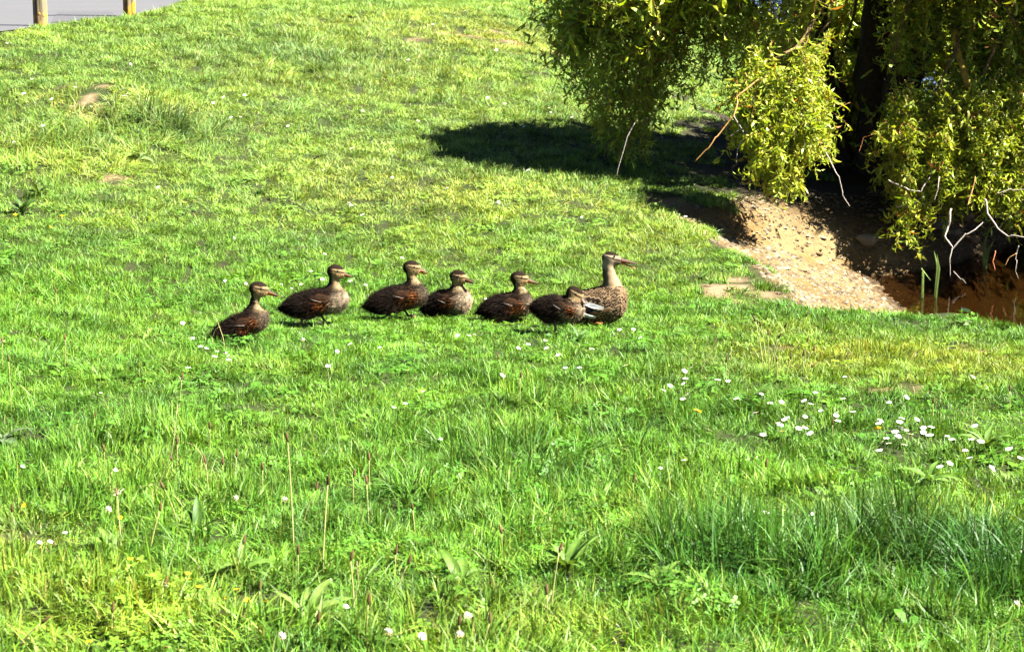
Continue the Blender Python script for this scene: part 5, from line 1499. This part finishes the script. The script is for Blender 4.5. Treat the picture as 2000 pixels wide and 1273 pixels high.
def rosette(px, py, leaves, label, cat='plant', c=(.085, .17, .02), name='broad_leaved_plant', group=None):
    q = hit(px, py)[0]; root = empty(name, q); tag(root, label, cat, group)
    for (az, up, l, w) in leaves:
        key = (round(l, 3), round(w, 3), tuple(c))
        if key not in LEAFM: LEAFM[key] = broad_leaf(l, w, r.uniform(.7, 1.5), int(l * 1e4), c)
        o = obj('leaf', LEAFM[key], None, root); o.rotation_euler = (r.normal(0, .25), -math.radians(up), math.radians(az)); o.location = (0, 0, .01)
    return root
def ros(n, l, w, up0=25, up1=70):
    return [(i * 360 / n + r.uniform(-25, 25), r.uniform(up0, up1), round(l * r.choice([.75, .9, 1.0, 1.15]), 3), round(w * r.choice([.8, 1.0, 1.1]), 3)) for i in range(n)]
rosette(1040, 905, [(150, 35, .13, .022), (200, 25, .12, .02), (20, 60, .14, .020), (80, 50, .11, .02), (300, 30, .10, .018), (350, 75, .13, .016)], 'dock plant with two big curled leaves in the rank grass below centre')
rosette(600, 1225, [(20, 50, .15, .020), (60, 65, .16, .018), (100, 55, .14, .018), (340, 40, .16, .020), (0, 30, .15, .018), (200, 35, .12, .018), (150, 60, .13, .016)], 'broad-leaved plant with long pale arching leaves at the bottom of the lawn', c=(.13, .21, .035))
rosette(1285, 1150, ros(8, .13, .018, 25, 60), 'plantain rosette with wide pale leaves at the edge of the long dark grass', c=(.12, .21, .03))
rosette(900, 1150, ros(9, .12, .018, 20, 65), 'low rosette with dark gaps between its leaves, bottom centre', c=(.09, .18, .02))
rosette(1110, 1120, ros(9, .14, .017, 25, 70), 'long-leaved clump behind the plantain stalk at bottom centre', c=(.10, .19, .025))
rosette(385, 1050, [(80, 80, .12, .018), (110, 70, .10, .016), (20, 45, .1, .015), (190, 40, .1, .015), (300, 40, .08, .014)], 'clump with one dark upright leaf in the foreground', c=(.055, .12, .015))
rosette(470, 1130, ros(7, .12, .016, 30, 70), 'leafy clump among the buttercups', c=(.10, .19, .025))
rosette(270, 315, ros(9, .12, .028, 10, 50), 'pale wide-leaved rosette at the foot of the hummock', c=(.13, .20, .06))
rosette(350, 270, ros(8, .10, .024, 10, 50), 'small leafy rosette on the flank of the hummock', c=(.10, .17, .05))
rosette(45, 420, ros(10, .14, .020, 30, 75), 'dark leafy weed with yellow flowers at the picture edge', c=(.06, .12, .02))
rosette(75, 385, ros(8, .13, .018, 40, 80), 'tall leafy weed behind the yellow flowers', c=(.07, .12, .025))
rosette(1085, 662, ros(9, .09, .015, 25, 70), 'dark leafy clump in the turf in front of the last two ducklings', c=(.055, .13, .02))
rosette(1130, 668, ros(8, .09, .014, 25, 70), 'dark broad-leaved clump at the mother duck\'s feet', c=(.055, .13, .02))
rosette(1925, 885, ros(10, .13, .017, 45, 80), 'upright leafy clump beside the crowded daisies at the picture edge', c=(.11, .20, .03))
rosette(1815, 945, ros(9, .11, .016, 20, 60), 'leafy rosette below the crowded daisies', c=(.10, .20, .025))
rosette(1475, 790, ros(8, .10, .015, 30, 75), 'leafy clump between the daisies of the drift', c=(.085, .18, .025))
rosette(290, 660, [(160, 25, .11, .016), (10, 20, .11, .016), (80, 50, .09, .015), (270, 30, .08, .014)], 'pale two-leaved plantain left of the rearmost duckling', c=(.15, .24, .04))
rosette(8, 865, ros(8, .13, .026, 15, 55), 'grey-green soft-leaved weed cut by the picture edge', c=(.12, .17, .08))
rosette(508, 380, ros(6, .08, .016, 10, 50), 'small dark weed alone on the mown slope', c=(.05, .11, .02))
rosette(1880, 640, ros(8, .09, .018, 15, 60), 'pale-leaved weed on the turf lip above the water', c=(.12, .18, .07))
rosette(960, 1240, ros(7, .11, .015, 25, 70), 'broad-leaved plant at the very bottom of the lawn', c=(.11, .2, .03))
rosette(220, 1085, ros(8, .11, .016, 25, 60), 'pale leafy plant between clover heads in the lower lawn', c=(.12, .21, .03))
for px, py in [(1375, 545), (1388, 560), (1430, 570), (1345, 520), (1455, 575), (1330, 555)]:
    rosette(px, py, ros(6, .05, .008, 30, 75), 'small green tuft sprouting from the bare soil by the beach', c=(.06, .14, .02), group='tufts on the bare soil', cat='plant')

# a fallen dark leaf and downy feathers
def curl(px, py, s, c, name, label, cat):
    q = hit(px, py)[0]; b = MB(); V = []
    for i in range(6):
        t = i / 5; w = math.sin(math.pi * (t * .9 + .05)) * .45
        V += [(t - .5, -w, .25 + .3 * (t - .5) ** 2 + .12), (t - .5, 0, .15), (t - .5, w, .3)]
    b.add(V, [(3 * i + k, 3 * i + k + 1, 3 * i + k + 4, 3 * i + k + 3) for i in range(5) for k in range(2)], c)
    o = obj(name, b.mesh(name), M['flower']); o.location = q + np.array([0, 0, .035]); o.scale = (s,) * 3; o.rotation_euler = (r.normal(0, .3), r.normal(0, .3), r.uniform(0, 6)); return tag(o, label, cat)
curl(620, 322, .05, (.02, .014, .008), 'fallen_leaf', 'dark curled leaf lying alone on the mown slope', 'leaf')
curl(1884, 625, .06, (.55, .56, .58), 'feather', 'white downy feather on the turf lip above the water', 'feather')
curl(435, 1230, .03, (.5, .4, .25), 'fallen_leaf', 'pale dry leaf in the foreground grass', 'leaf')
